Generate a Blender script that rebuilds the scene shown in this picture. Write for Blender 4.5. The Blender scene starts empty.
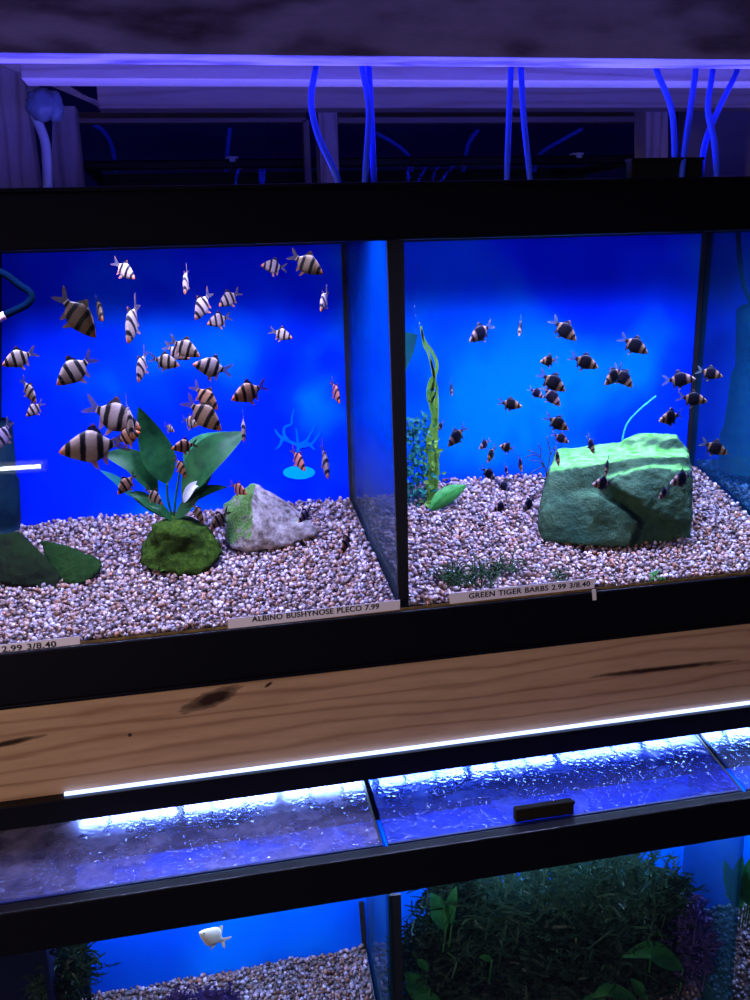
import bpy, bmesh, math, random
import numpy as np
from mathutils import Vector, Matrix, noise as mnoise
random.seed(7); rng = np.random.default_rng(7)
PI = math.pi
scene = bpy.context.scene
COL = scene.collection

# ------------------------------------------------------------------ camera
F, YAW, PITCH, ROLL, DIST, CZ = 950.0, 0.1985, 0.2583, -0.03, 0.78, 1.40
_fwd = Vector((math.sin(YAW)*math.cos(PITCH), math.cos(YAW)*math.cos(PITCH), -math.sin(PITCH)))
_r0 = Vector((math.cos(YAW), -math.sin(YAW), 0)); _u0 = _r0.cross(_fwd)
_r = math.cos(ROLL)*_r0 + math.sin(ROLL)*_u0
_u = -math.sin(ROLL)*_r0 + math.cos(ROLL)*_u0
CAM = Vector((0, -DIST, CZ))
cam_d = bpy.data.cameras.new('camera'); cam = bpy.data.objects.new('camera', cam_d); COL.objects.link(cam)
cam_d.sensor_fit = 'VERTICAL'; cam_d.sensor_height = 24.0; cam_d.lens = 24.0*F/1000.0
cam_d.clip_start = 0.01
cam.matrix_world = Matrix(((_r.x, _u.x, -_fwd.x, CAM.x), (_r.y, _u.y, -_fwd.y, CAM.y), (_r.z, _u.z, -_fwd.z, CAM.z), (0, 0, 0, 1)))
scene.camera = cam
scene.view_settings.view_transform = 'Standard'
scene.view_settings.look = 'None'

def ray(px, py):
    return _fwd + _r*((px-375)/F) + _u*((500-py)/F)
def at(px, py, y):
    """the point of the plane at depth y that the photograph shows at (px, py)"""
    v = ray(px, py); t = (y-CAM.y)/v.y
    return CAM + v*t
def on_plane(px, py, p0, p1):
    """intersection with the sloping bed through (y0,z0)-(y1,z1)"""
    v = ray(px, py); (y0, z0), (y1, z1) = p0, p1
    s = (z1-z0)/(y1-y0); t = (z0 + s*(CAM.y-y0) - CAM.z)/(v.z - s*v.y)
    return CAM + v*t

# ------------------------------------------------------------------ object helpers
def link(o, parent=None):
    COL.objects.link(o)
    if parent is not None: o.parent = parent
    return o
def tag(o, label=None, cat=None, group=None, kind=None):
    if label: o['label'] = label
    if cat: o['category'] = cat
    if group: o['group'] = group
    if kind: o['kind'] = kind
    return o
def thing(name, label, cat, loc, group=None):
    o = bpy.data.objects.new(name, None); o.location = loc; o.empty_display_size = 0.02
    COL.objects.link(o)
    o['_loc'] = tuple(loc)
    return tag(o, label, cat, group)
def off(o):
    v = Vector((0, 0, 0))
    while o is not None:
        v += Vector(o.location); o = o.parent
    return v
def mesh_obj(name, verts, faces, mat, parent=None, smooth=False, base=None):
    """verts are given in world coordinates; the object gets its own origin"""
    o_par = off(parent)
    vs = [Vector(v) for v in verts]
    if base is None:
        xs = [v.x for v in vs]; ys = [v.y for v in vs]; zs = [v.z for v in vs]
        base = Vector(((min(xs)+max(xs))/2, (min(ys)+max(ys))/2, min(zs)))
    base = Vector(base)
    me = bpy.data.meshes.new(name)
    me.from_pydata([tuple(v-base) for v in vs], [], faces)
    me.update()
    if smooth:
        me.polygons.foreach_set('use_smooth', [True]*len(me.polygons))
    if mat: me.materials.append(mat)
    o = bpy.data.objects.new(name, me); o.location = base - o_par
    return link(o, parent)
def bm_obj(name, bm, mat, parent=None, smooth=False, base=None):
    bm.normal_update()
    bmesh.ops.recalc_face_normals(bm, faces=bm.faces[:])
    verts = [v.co.copy() for v in bm.verts]
    for i, v in enumerate(bm.verts): v.index = i
    faces = [[v.index for v in f.verts] for f in bm.faces]
    bm.free()
    return mesh_obj(name, verts, faces, mat, parent, smooth, base)
def bm_box(bm, x0, x1, y0, y1, z0, z1, bev=0.0):
    r = bmesh.ops.create_cube(bm, size=1.0)
    for v in r['verts']:
        v.co = Vector((x0+(v.co.x+.5)*(x1-x0), y0+(v.co.y+.5)*(y1-y0), z0+(v.co.z+.5)*(z1-z0)))
    if bev > 0:
        es = list({e for v in r['verts'] for e in v.link_edges})
        bmesh.ops.bevel(bm, geom=es, offset=bev, segments=2, affect='EDGES', profile=.5)
def box(name, x0, x1, y0, y1, z0, z1, mat, parent=None, bev=0.0):
    bm = bmesh.new(); bm_box(bm, x0, x1, y0, y1, z0, z1, bev)
    return bm_obj(name, bm, mat, parent)
def prism(name, quad_front, quad_back, mat, parent=None, bev=0.0):
    bm = bmesh.new()
    a = [bm.verts.new(p) for p in quad_front]; b = [bm.verts.new(p) for p in quad_back]
    n = len(a)
    bm.faces.new(a); bm.faces.new(b[::-1])
    for i in range(n): bm.faces.new((a[i], b[i], b[(i+1) % n], a[(i+1) % n]))
    if bev > 0: bmesh.ops.bevel(bm, geom=bm.edges[:], offset=bev, segments=2, affect='EDGES')
    return bm_obj(name, bm, mat, parent)
def catmull(pts, n=8):
    pts = [Vector(p) for p in pts]
    if len(pts) < 3: return [pts[0].lerp(pts[1], i/n) for i in range(n+1)]
    q = [2*pts[0]-pts[1]] + pts + [2*pts[-1]-pts[-2]]; out = []
    for i in range(1, len(q)-2):
        for k in range(n):
            t = k/n; a, b, c, d = q[i-1], q[i], q[i+1], q[i+2]
            out.append(.5*((2*b)+(c-a)*t+(2*a-5*b+4*c-d)*t*t+(3*b-a-3*c+d)*t**3))
    out.append(pts[-1]); return out
def tube_geo(V, Fc, pts, rad, seg=8, n=8, smooth_path=True):
    path = catmull(pts, n) if smooth_path else [Vector(p) for p in pts]
    m = len(path); b0 = len(V)
    for i, p in enumerate(path):
        t = (path[min(i+1, m-1)]-path[max(i-1, 0)]).normalized()
        a = Vector((0, 1, 0)) if abs(t.y) < .9 else Vector((1, 0, 0))
        u = t.cross(a).normalized(); w = t.cross(u)
        r = rad(i/(m-1)) if callable(rad) else rad
        for k in range(seg):
            an = 2*PI*k/seg; V.append(p+u*math.cos(an)*r+w*math.sin(an)*r)
    for i in range(m-1):
        for k in range(seg):
            k2 = (k+1) % seg
            Fc.append((b0+i*seg+k, b0+i*seg+k2, b0+(i+1)*seg+k2, b0+(i+1)*seg+k))
    Fc.append(tuple(b0+k for k in range(seg))[::-1]); Fc.append(tuple(b0+(m-1)*seg+k for k in range(seg)))
def tube(name, pts, rad, mat, parent=None, seg=8, n=8):
    V, Fc = [], []; tube_geo(V, Fc, pts, rad, seg, n)
    return mesh_obj(name, V, Fc, mat, parent, smooth=True)

# ------------------------------------------------------------------ material helpers
def mat_new(name):
    m = bpy.data.materials.new(name); m.use_nodes = True
    nt = m.node_tree; nt.nodes.clear()
    out = nt.nodes.new('ShaderNodeOutputMaterial')
    return m, nt, out
class N:
    def __init__(s, nt): s.nt = nt
    def new(s, typ, **kw):
        n = s.nt.nodes.new(typ)
        for k, v in kw.items():
            if hasattr(n, k): setattr(n, k, v)
            else: s.set(n, k, v)
        return n
    def set(s, n, key, v):
        i = n.inputs[key]
        if isinstance(v, bpy.types.NodeSocket): s.nt.links.new(v, i)
        else: i.default_value = v
    def math(s, op, a, b=None, clamp=False):
        n = s.nt.nodes.new('ShaderNodeMath'); n.operation = op; n.use_clamp = clamp
        s.set(n, 0, a)
        if b is not None: s.set(n, 1, b)
        return n.outputs[0]
    def ramp(s, fac, stops, interp='LINEAR'):
        n = s.nt.nodes.new('ShaderNodeValToRGB'); cr = n.color_ramp; cr.interpolation = interp
        while len(cr.elements) < len(stops): cr.elements.new(0.5)
        for e, (p, c) in zip(cr.elements, stops):
            e.position = p; e.color = (c[0], c[1], c[2], 1) if len(c) == 3 else c
        s.set(n, 0, fac); return n.outputs[0]
    def mix(s, fac, a, b, blend='MIX'):
        n = s.nt.nodes.new('ShaderNodeMix'); n.data_type = 'RGBA'; n.blend_type = blend
        s.set(n, 0, fac)
        for i, v in ((6, a), (7, b)):
            if isinstance(v, bpy.types.NodeSocket): s.nt.links.new(v, n.inputs[i])
            else: n.inputs[i].default_value = (v[0], v[1], v[2], 1)
        return n.outputs[2]
    def noise(s, vec, scale, detail=4, rough=.55, dist=0.0):
        n = s.nt.nodes.new('ShaderNodeTexNoise'); n.inputs['Scale'].default_value = scale
        n.inputs['Detail'].default_value = detail; n.inputs['Roughness'].default_value = rough
        n.inputs['Distortion'].default_value = dist
        if vec is not None: s.nt.links.new(vec, n.inputs['Vector'])
        return n.outputs[0]
    def pos(s): return s.nt.nodes.new('ShaderNodeNewGeometry').outputs['Position']
    def normal(s): return s.nt.nodes.new('ShaderNodeNewGeometry').outputs['Normal']
    def obj(s): return s.nt.nodes.new('ShaderNodeTexCoord').outputs['Object']
    def xyz(s, v):
        n = s.nt.nodes.new('ShaderNodeSeparateXYZ'); s.nt.links.new(v, n.inputs[0]); return n.outputs
    def scalev(s, v, sc, loc=(0, 0, 0), rot=(0, 0, 0)):
        n = s.nt.nodes.new('ShaderNodeMapping'); n.vector_type = 'POINT'
        n.inputs['Scale'].default_value = sc; n.inputs['Location'].default_value = loc; n.inputs['Rotation'].default_value = rot
        s.nt.links.new(v, n.inputs['Vector']); return n.outputs[0]
    def schlick(s, ior, nrm=None):
        lw = s.nt.nodes.new('ShaderNodeLayerWeight'); lw.inputs['Blend'].default_value = .5
        if nrm is not None: s.nt.links.new(nrm, lw.inputs['Normal'])
        f0 = ((ior-1)/(ior+1))**2
        return s.math('ADD', s.math('MULTIPLY', s.math('POWER', lw.outputs['Facing'], 5.0), 1-f0), f0)
    def bump(s, h, strength=.3, dist=.002):
        n = s.nt.nodes.new('ShaderNodeBump'); n.inputs['Strength'].default_value = strength; n.inputs['Distance'].default_value = dist
        s.nt.links.new(h, n.inputs['Height']); return n.outputs[0]
    def principled(s, color, rough=.5, **kw):
        n = s.nt.nodes.new('ShaderNodeBsdfPrincipled')
        if isinstance(color, bpy.types.NodeSocket): s.nt.links.new(color, n.inputs['Base Color'])
        else: n.inputs['Base Color'].default_value = (color[0], color[1], color[2], 1)
        s.set(n, 'Roughness', rough)
        for k, v in kw.items(): s.set(n, k.replace('_', ' '), v)
        return n
def simple(name, color, rough=.5, bump=None, spec=.5):
    m, nt, out = mat_new(name); g = N(nt)
    p = g.principled(color, rough); p.inputs['Specular IOR Level'].default_value = spec
    if bump:
        h = g.noise(g.pos(), bump[0], 4); g.set(p, 'Normal', g.bump(h, bump[1], .001))
    nt.links.new(p.outputs[0], out.inputs[0]); return m
def mottled(name, c1, c2, scale, rough=.6, bump=.0, lo=.35, hi=.65):
    m, nt, out = mat_new(name); g = N(nt); v = g.pos()
    n = g.noise(v, scale, 5, .6)
    p = g.principled(g.ramp(n, [(lo, c1), (hi, c2)]), rough); p.inputs['Specular IOR Level'].default_value = .08
    if bump: g.set(p, 'Normal', g.bump(n, bump, .002))
    nt.links.new(p.outputs[0], out.inputs[0]); return m
def emit(name, color, strength):
    m, nt, out = mat_new(name)
    e = nt.nodes.new('ShaderNodeEmission'); e.inputs[0].default_value = (*color, 1); e.inputs[1].default_value = strength
    nt.links.new(e.outputs[0], out.inputs[0]); return m
def glass(name, tint=(1, 1, 1), ior=1.45, haze=None, haze_col=(.1, .2, .5), gain=1.0, rough=0.0, zmix=None):
    """thin pane: clear with a Fresnel reflection, optionally a cloudy diffuse film"""
    m, nt, out = mat_new(name); g = N(nt)
    tr = g.new('ShaderNodeBsdfTransparent'); tr.inputs[0].default_value = (*tint, 1)
    gl = g.new('ShaderNodeBsdfGlossy'); gl.inputs['Roughness'].default_value = rough
    f = g.math('MULTIPLY', g.schlick(ior), gain, True)
    mx = g.new('ShaderNodeMixShader'); g.set(mx, 0, f)
    nt.links.new(tr.outputs[0], mx.inputs[1]); nt.links.new(gl.outputs[0], mx.inputs[2])
    sh = mx.outputs[0]
    if haze:
        d = g.new('ShaderNodeBsdfDiffuse'); d.inputs[0].default_value = (*haze_col, 1)
        if zmix:
            zr = g.new('ShaderNodeMapRange'); g.set(zr, 0, g.xyz(g.pos())[2]); zr.inputs[1].default_value = zmix[0]; zr.inputs[2].default_value = zmix[1]
            g.set(d, 0, g.mix(zr.outputs[0], zmix[2], haze_col))
        n = g.noise(g.pos(), haze[2], 5, .6)
        hz = g.ramp(n, [(.35, (haze[0],)*3), (.7, (haze[1],)*3)])
        m2 = g.new('ShaderNodeMixShader'); g.set(m2, 0, hz)
        nt.links.new(sh, m2.inputs[1]); nt.links.new(d.outputs[0], m2.inputs[2]); sh = m2.outputs[0]
    nt.links.new(sh, out.inputs[0]); return m
def wood(name, light, dark, knots=(), streaks=(), grain=1.0, axis='x', seed=0.0, big=False):
    m, nt, out = mat_new(name); g = N(nt); p = g.pos()
    sc = {'x': (3.0, 26, 26), 'z': (26, 26, 3.0), 'y': (26, 3.0, 26)}[axis]
    if big: sc = (5.0, 16, 16)
    v = g.scalev(p, sc, (seed, seed*.7, seed*1.3))
    warp = g.noise(v, 1.1 if not big else .8, 3, .5)
    cross = g.xyz(p)[2 if axis != 'z' else 0]
    freq, wamp, pw = (430.0, 15.0, 5.0) if not big else (120.0, 26.0, 2.0)
    rings = g.math('SINE', g.math('ADD', g.math('MULTIPLY', cross, freq), g.math('MULTIPLY', warp, wamp)))
    rings = g.math('POWER', g.math('ADD', g.math('MULTIPLY', rings, .5), .5), pw)
    fine = g.noise(g.scalev(p, tuple(s*7 for s in sc)), 1.0, 3, .7)
    blotch = g.noise(v, .6, 2)
    f = g.math('ADD', g.math('MULTIPLY', rings, .40*grain), g.math('MULTIPLY', fine, .35))
    f = g.math('ADD', f, g.math('MULTIPLY', blotch, .35), True)
    colr = g.ramp(f, [(.22, light), (.80, dark)])
    xs = g.xyz(p)
    for (cx, cz, rx, rz, tilt) in knots:
        dx = g.math('SUBTRACT', xs[0], cx); dz = g.math('SUBTRACT', g.math('SUBTRACT', xs[2], cz), g.math('MULTIPLY', dx, tilt))
        dd = g.math('ADD', g.math('POWER', g.math('ABSOLUTE', g.math('DIVIDE', dx, rx)), 2.0), g.math('POWER', g.math('ABSOLUTE', g.math('DIVIDE', dz, rz)), 2.0))
        dd = g.math('ADD', g.math('SQRT', dd), g.math('MULTIPLY', g.math('SUBTRACT', g.noise(g.scalev(p, (60, 60, 200)), 1.0, 4), .5), .9))
        k = g.ramp(dd, [(.45, (1, 1, 1)), (.95, (.45, .45, .45)), (1.3, (0, 0, 0))])
        colr = g.mix(k, colr, (dark[0]*.12, dark[1]*.08, dark[2]*.07))
    pr = g.principled(colr, .62); pr.inputs['Specular IOR Level'].default_value = .3
    g.set(pr, 'Normal', g.bump(f, .35, .0015))
    nt.links.new(pr.outputs[0], out.inputs[0]); return m

# ------------------------------------------------------------------ materials
M = {}
M['black'] = simple('black_plastic', (.0035, .0035, .007), .38, (300, .05), .22)
M['black_dull'] = simple('black_trim', (.004, .004, .007), .6)
M['hinge'] = simple('black_hinge_plastic', (.012, .011, .010), .8, None, .08)
M['glass'] = glass('clear_glass', (.97, .98, 1.0), 1.42)
M['water'] = glass('water_surface', (.93, .96, 1.0), 1.33, gain=.6)
M['divider'] = glass('divider_glass', (.10, .26, .75), 1.5, haze=(.40, .65, 9), haze_col=(.0, .06, .40), gain=1.2, rough=.05, zmix=(CZ-.25, CZ-.17, (.05, .07, .10)))  # diffuse film runs from blue above to grey towards the bottom
M['divider_b'] = glass('divider_glass_green', (.40, .66, .80), 1.4, haze=(.05, .18, 9), haze_col=(.02, .16, .40), gain=.35, rough=.03)
M['divider_c'] = glass('divider_glass_low', (.4, .65, .75), 1.4, haze=(.1, .3, 9), haze_col=(.02, .12, .2), gain=.5, rough=.03)
# back panels: plain blue film with paler clouds
def blue_panel(name, c0, c1, c2, blobs=()):
    m, nt, out = mat_new(name); g = N(nt); p = g.pos()
    n = g.noise(g.scalev(p, (6, 6, 5)), 1.0, 3, .5, .3)
    xs = g.xyz(p)
    for (px, py, rad, amt) in blobs:
        c = at(px, py, .24)
        d = g.math('SQRT', g.math('ADD', g.math('POWER', g.math('ABSOLUTE', g.math('SUBTRACT', xs[0], c.x)), 2.0), g.math('POWER', g.math('ABSOLUTE', g.math('SUBTRACT', xs[2], c.z)), 2.0)))
        n = g.math('ADD', n, g.math('MULTIPLY', g.math('MAXIMUM', g.math('SUBTRACT', 1.0, g.math('DIVIDE', d, rad)), 0.0), amt))
    p_ = g.principled(g.ramp(n, [(.40, c0), (.52, c1), (.66, c2)]), .55)
    p_.inputs['Specular IOR Level'].default_value = .0
    nt.links.new(p_.outputs[0], out.inputs[0]); return m
M['back'] = blue_panel('blue_back_film', (.0, .022, .90), (.0, .050, 1.0), (.0, .17, 1.0), ((115, 395, .07, .22), (165, 360, .05, .12), (310, 405, .05, .25), (230, 360, .06, .1), (490, 400, .09, .1), (560, 370, .07, .08)))
M['back_low'] = blue_panel('pale_blue_back_film', (.0, .10, .85), (.0, .14, .9), (.0, .20, .95))
M['print'] = simple('cyan_coral_reflection', (.0, .16, 1.0), .6, None, .0)  # flat cyan standing in for a mirrored coral
M['disc_refl'] = simple('cyan_disc_reflection', (.0, .50, 1.0), .6, None, .0)  # paler cyan standing in for a mirrored disc
wl, wd = (.50, .33, .21), (.20, .10, .055)
M['board'] = wood('pale_pine_board', wl, wd, knots=[(at(212,698,0).x, at(212,698,0).z, .028, .0085, .28), (at(8,742,0).x, at(8,742,0).z, .03, .003, .1),
      (at(660,668,0).x, at(660,668,0).z, .082, .0028, -.01), (at(130,734,0).x, at(130,734,0).z, .002, .002, 0), (at(268,684,0).x, at(268,684,0).z, .004, .002, .5)], grain=.62)
M['beam'] = wood('weathered_plywood', (.82, .66, .95), (.15, .10, .15), big=True, seed=3.1, grain=.9)
M['rail'] = wood('rough_pine_rail', (.52, .40, .36), (.26, .16, .13), seed=5.0, grain=.5)
M['post'] = wood('rough_pine_post', (.52, .42, .40), (.22, .14, .12), axis='z', seed=8.0, grain=.7)
M['white_hose'] = simple('white_hose', (.62, .62, .66), .45)
M['airline'] = simple('blue_lit_airline_tube', (.05, .13, 1.0), .35, None, .2)  # pale tubing; the lamps' blue light is put into the colour
M['fitting'] = simple('blue_grey_fitting', (.16, .20, .30), .4, (120, .3))
M['dark_tube'] = simple('dark_filter_tube', (.0006, .004, .014), .9, None, .0)
M['filter'] = mottled('dark_teal_filter', (.0015, .010, .024), (.004, .022, .036), 60, .6, .2)
M['sponge'] = mottled('teal_green_sponge', (.002, .05, .06), (.006, .10, .085), 120, .9, .6)
M['label'] = simple('lavender_label_tape', (.84, .80, 1.0), .5)
M['ink'] = simple('black_ink', (.01, .01, .015), .6)
M['led_top'] = emit('led_glow', (.34, .48, 1.0), 3.6)
M['led_under'] = emit('led_glow_under', (.30, .50, 1.0), 60.0)
M['tube_glow'] = emit('tube_glow', (.85, .92, 1.0), 42.0)
M['room_wall'] = mottled('dark_wall_paint', (.02, .02, .22), (.03, .03, .30), 5, .8)
M['pale_wall'] = mottled('pale_wall_paint', (.42, .36, .50), (.52, .45, .60), 9, .8)
M['dark_water'] = simple('dim_green_back', (.012, .03, .02), .7)
M['silicone'] = mottled('brown_silicone_seam', (.10, .06, .02), (.25, .17, .06), 90, .6)

# pebbles coloured stone by stone
def gravel_mat(name, gain):
    m, nt, out = mat_new(name); g = N(nt)
    a = g.new('ShaderNodeAttribute'); a.attribute_name = 'stone'
    n = g.noise(g.pos(), 900, 2)
    c = g.mix(.5, a.outputs['Color'], g.ramp(n, [(.3, (.55*gain,)*3), (.7, (1.0*gain,)*3)]), 'MULTIPLY')
    p = g.principled(c, .42)
    nt.links.new(p.outputs[0], out.inputs[0]); return m
M['gravel'] = gravel_mat('mixed_gravel', 1.0)

def rock_mat(name, c1, c2, moss1, moss2, top=(.2, .75), mscale=40, patch=.0, bump=.6, zlim=None, side=0.0):
    m, nt, out = mat_new(name); g = N(nt); p = g.pos()
    n1 = g.noise(p, mscale, 6, .65); n2 = g.noise(p, mscale*5, 4, .7); n3 = g.noise(p, 14, 3)
    base = g.ramp(n1, [(.35, c1), (.65, c2)])
    moss = g.ramp(n2, [(.35, moss1), (.65, moss2)])
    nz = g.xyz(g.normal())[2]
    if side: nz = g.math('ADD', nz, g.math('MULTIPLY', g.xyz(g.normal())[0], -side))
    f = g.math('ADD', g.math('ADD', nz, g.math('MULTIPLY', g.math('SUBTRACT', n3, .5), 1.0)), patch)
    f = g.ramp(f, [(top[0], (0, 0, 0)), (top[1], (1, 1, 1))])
    if zlim:
        mr = g.new('ShaderNodeMapRange'); g.set(mr, 0, g.math('ADD', g.xyz(p)[2], g.math('MULTIPLY', g.math('SUBTRACT', n3, .5), .03)))
        mr.inputs[1].default_value = zlim[0]; mr.inputs[2].default_value = zlim[1]; mr.inputs[3].default_value = .06
        f = g.math('MULTIPLY', f, mr.outputs[0])
    c = g.mix(f, base, moss)
    pr = g.principled(c, .85); pr.inputs['Specular IOR Level'].default_value = .06
    h = g.math('ADD', n2, g.math('MULTIPLY', n1, 1.5))
    g.set(pr, 'Normal', g.bump(h, bump, .003))
    nt.links.new(pr.outputs[0], out.inputs[0]); return m
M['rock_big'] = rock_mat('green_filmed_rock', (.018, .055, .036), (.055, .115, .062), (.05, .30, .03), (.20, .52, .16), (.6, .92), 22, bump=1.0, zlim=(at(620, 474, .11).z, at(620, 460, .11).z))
M['rock_moss'] = rock_mat('mossy_rock', (.004, .008, .002), (.022, .040, .005), (.008, .022, .002), (.040, .080, .006), (-.1, .7), 55)
M['rock_dark'] = rock_mat('dark_slate_rock', (.004, .006, .004), (.014, .014, .010), (.005, .014, .003), (.010, .024, .005), (.3, .9), 30)
M['rock_dgreen'] = rock_mat('dark_green_slate', (.003, .010, .003), (.009, .02, .006), (.006, .024, .004), (.013, .038, .007), (.1, .8), 30)
M['rock_pale'] = rock_mat('porous_pale_rock', (.12, .085, .07), (.60, .52, .49), (.03, .13, .015), (.22, .40, .12), (.62, .82), 110, .0, 1.0, None, .55)

def leaf_mat(name, c1, c2, scale=60, trans=.25):
    m, nt, out = mat_new(name); g = N(nt)
    n = g.noise(g.pos(), scale, 4)
    c = g.ramp(n, [(.3, c1), (.7, c2)])
    p = g.principled(c, .5); p.inputs['Specular IOR Level'].default_value = .2
    t = g.new('ShaderNodeBsdfTranslucent'); nt.links.new(c, t.inputs[0])
    mx = g.new('ShaderNodeMixShader'); mx.inputs[0].default_value = trans
    nt.links.new(p.outputs[0], mx.inputs[1]); nt.links.new(t.outputs[0], mx.inputs[2])
    nt.links.new(mx.outputs[0], out.inputs[0]); return m
M['leaf'] = leaf_mat('sword_leaf', (.004, .038, .012), (.015, .10, .022), 90)
M['leaf_lit'] = leaf_mat('lit_sword_leaf', (.008, .10, .03), (.03, .22, .07), 90)  # lighter copy of the sword leaf, light on its folded half coloured in
M['leaf_teal'] = leaf_mat('teal_leaf', (.005, .09, .10), (.01, .14, .13))
M['leaf_pale'] = leaf_mat('pale_leaf', (.35, .36, .38), (.60, .58, .66))
M['strand'] = leaf_mat('yellow_green_strand', (.06, .22, .02), (.22, .42, .05), 90)
M['strand_teal'] = leaf_mat('teal_sprig', (.005, .12, .14), (.03, .25, .14), 90)
M['moss'] = leaf_mat('dark_moss', (.02, .06, .03), (.05, .13, .05), 120)
M['bright'] = leaf_mat('bright_green_leaf', (.03, .26, .04), (.10, .46, .09), 160)
M['twig'] = simple('black_green_twig', (.004, .02, .02), .7)
M['cyan_stem'] = leaf_mat('cyan_stem', (.01, .30, .35), (.05, .5, .45), 90)
M['low_dark'] = leaf_mat('dark_fine_foliage', (.004, .016, .012), (.016, .045, .028), 150, .15)  # dark green tones of the lower foliage
M['low_mid'] = leaf_mat('dark_fern_foliage', (.012, .05, .035), (.04, .11, .06), 150, .2)
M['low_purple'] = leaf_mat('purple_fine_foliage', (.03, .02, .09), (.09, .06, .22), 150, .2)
M['low_leaf'] = leaf_mat('green_broad_leaf', (.01, .10, .03), (.04, .24, .06), 50, .25)
M['bubble'] = glass('bubble_skin', (.75, .85, 1.0), 1.6, gain=3.0)

# ------------------------------------------------------------------ the upper aquarium
D = 0.24
zt1, zt0 = CZ+.051, CZ+.0062
zb1, zb0 = CZ-.3145, CZ-.3635
zboard = CZ-.4515
XL, XD, XR, XE = -.222, .181, .596, .98      # left end, divider, divider, right end
tank = thing('aquarium', 'long black-framed aquarium with blue back, gravel, rocks and many small striped fish', 'aquarium', ((XL+XE)/2, D/2, zb0))
def ring(name, x0, x1, y0, y1, z0, z1, w, mat, parent, lip=.004):
    """frame of four sides with a small lip at the bottom or top edge"""
    bm = bmesh.new()
    bm_box(bm, x0, x1, y0, y0+w, z0, z1, .0018)
    bm_box(bm, x0, x1, y1-w, y1, z0, z1, .0018)
    bm_box(bm, x0, x0+w, y0+w, y1-w, z0, z1, .0018)
    bm_box(bm, x1-w, x1, y0+w, y1-w, z0, z1, .0018)
    return bm_obj(name, bm, mat, parent)
tf = ring('top_frame', XL-.006, XE+.006, -.004, D+.008, zt0, zt1, .010, M['black'], tank)
box('frame_lip', XL-.006, XE+.006, -.0075, -.004, zt1-.0035, zt1, M['black'], tf, .0008)
bf = ring('bottom_frame', XL-.006, XE+.006, -.004, D+.008, zb0, zb1, .010, M['black'], tank)
box('frame_lip', XL-.006, XE+.006, -.0075, -.004, zb0, zb0+.0035, M['black'], bf, .0008)
box('front_pane', XL, XE, .0, .004, zb0+.004, zt1-.006, M['glass'], tank)
bp = box('back_panel', XL, XE, D, D+.004, zb0+.004, zt1-.004, M['back'], tank)
box('bottom_pane', XL, XE, .004, D, zb0+.004, zb0+.008, M['glass'], tank)
box('end_pane', XL-.003, XL, .004, D, zb0+.004, zt1-.006, M['glass'], tank)
box('end_pane', XE, XE+.003, .004, D, zb0+.004, zt1-.006, M['glass'], tank)
mesh_obj('water_surface', [(XL, .004, zt1-.022), (XE, .004, zt1-.022), (XE, D, zt1-.022), (XL, D, zt1-.022)], [(0, 1, 2, 3)], M['water'], tank)
box('seam', XL, XE, -.0006, .0, zb1, zb1+.0022, M['silicone'], tank)
# first divider, black edging in front and behind
f0, f1, f2, f3 = at(387,238,0.006), at(404,238,0.006), at(409,614,0.006), at(399,614,0.006)
def upto(a, b, z):                       # extend the line a-b to height z
    t = (z-a.z)/(b.z-a.z); return a+(b-a)*t
q = [upto(f0, f3, zt1-.006), upto(f1, f2, zt1-.006), upto(f1, f2, zb0+.01), upto(f0, f3, zb0+.01)]
b = [at(341.5,245,D-.003), at(351,245,D-.003), at(357.5,498,D-.003), at(349.5,498,D-.003)]
qb = [upto(b[0], b[3], zt1-.006), upto(b[1], b[2], zt1-.006), upto(b[1], b[2], zb0+.01), upto(b[0], b[3], zb0+.01)]
pane = prism('divider', [v+Vector((0, .004, 0)) for v in (.7*q[0]+.3*q[1], .5*q[0]+.5*q[1], .5*q[3]+.5*q[2], .7*q[3]+.3*q[2])],
             [.6*qb[0]+.4*qb[1], .4*qb[0]+.6*qb[1], .4*qb[3]+.6*qb[2], .6*qb[3]+.4*qb[2]], M['divider'], tank)
prism('edging', q, [v+Vector((0, .004, 0)) for v in q], M['black_dull'], pane)
prism('edging', qb, [v+Vector((0, .0025, 0)) for v in qb], M['black_dull'], pane)
# second divider
b2 = [at(703,233,D-.003), at(714,231,D-.003), at(694,470,D-.003), at(686,470,D-.003)]
qb2 = [upto(b2[0], b2[3], zt1-.006), upto(b2[1], b2[2], zt1-.006), upto(b2[1], b2[2], zb0+.01), upto(b2[0], b2[3], zb0+.01)]
pane2 = prism('divider', [(XR-.002, .004, zt1-.006), (XR+.002, .004, zt1-.006), (XR+.002, .004, zb0+.01), (XR-.002, .004, zb0+.01)],
              [.6*qb2[0]+.4*qb2[1], .4*qb2[0]+.6*qb2[1], .4*qb2[3]+.6*qb2[2], .6*qb2[3]+.4*qb2[2]], M['divider_b'], tank)
prism('edging', qb2, [v+Vector((0, .0025, 0)) for v in qb2], M['black_dull'], pane2)
box('edging', XR-.008, XR+.006, .004, .010, zb0+.01, zt1-.006, M['black_dull'], pane2)
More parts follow.
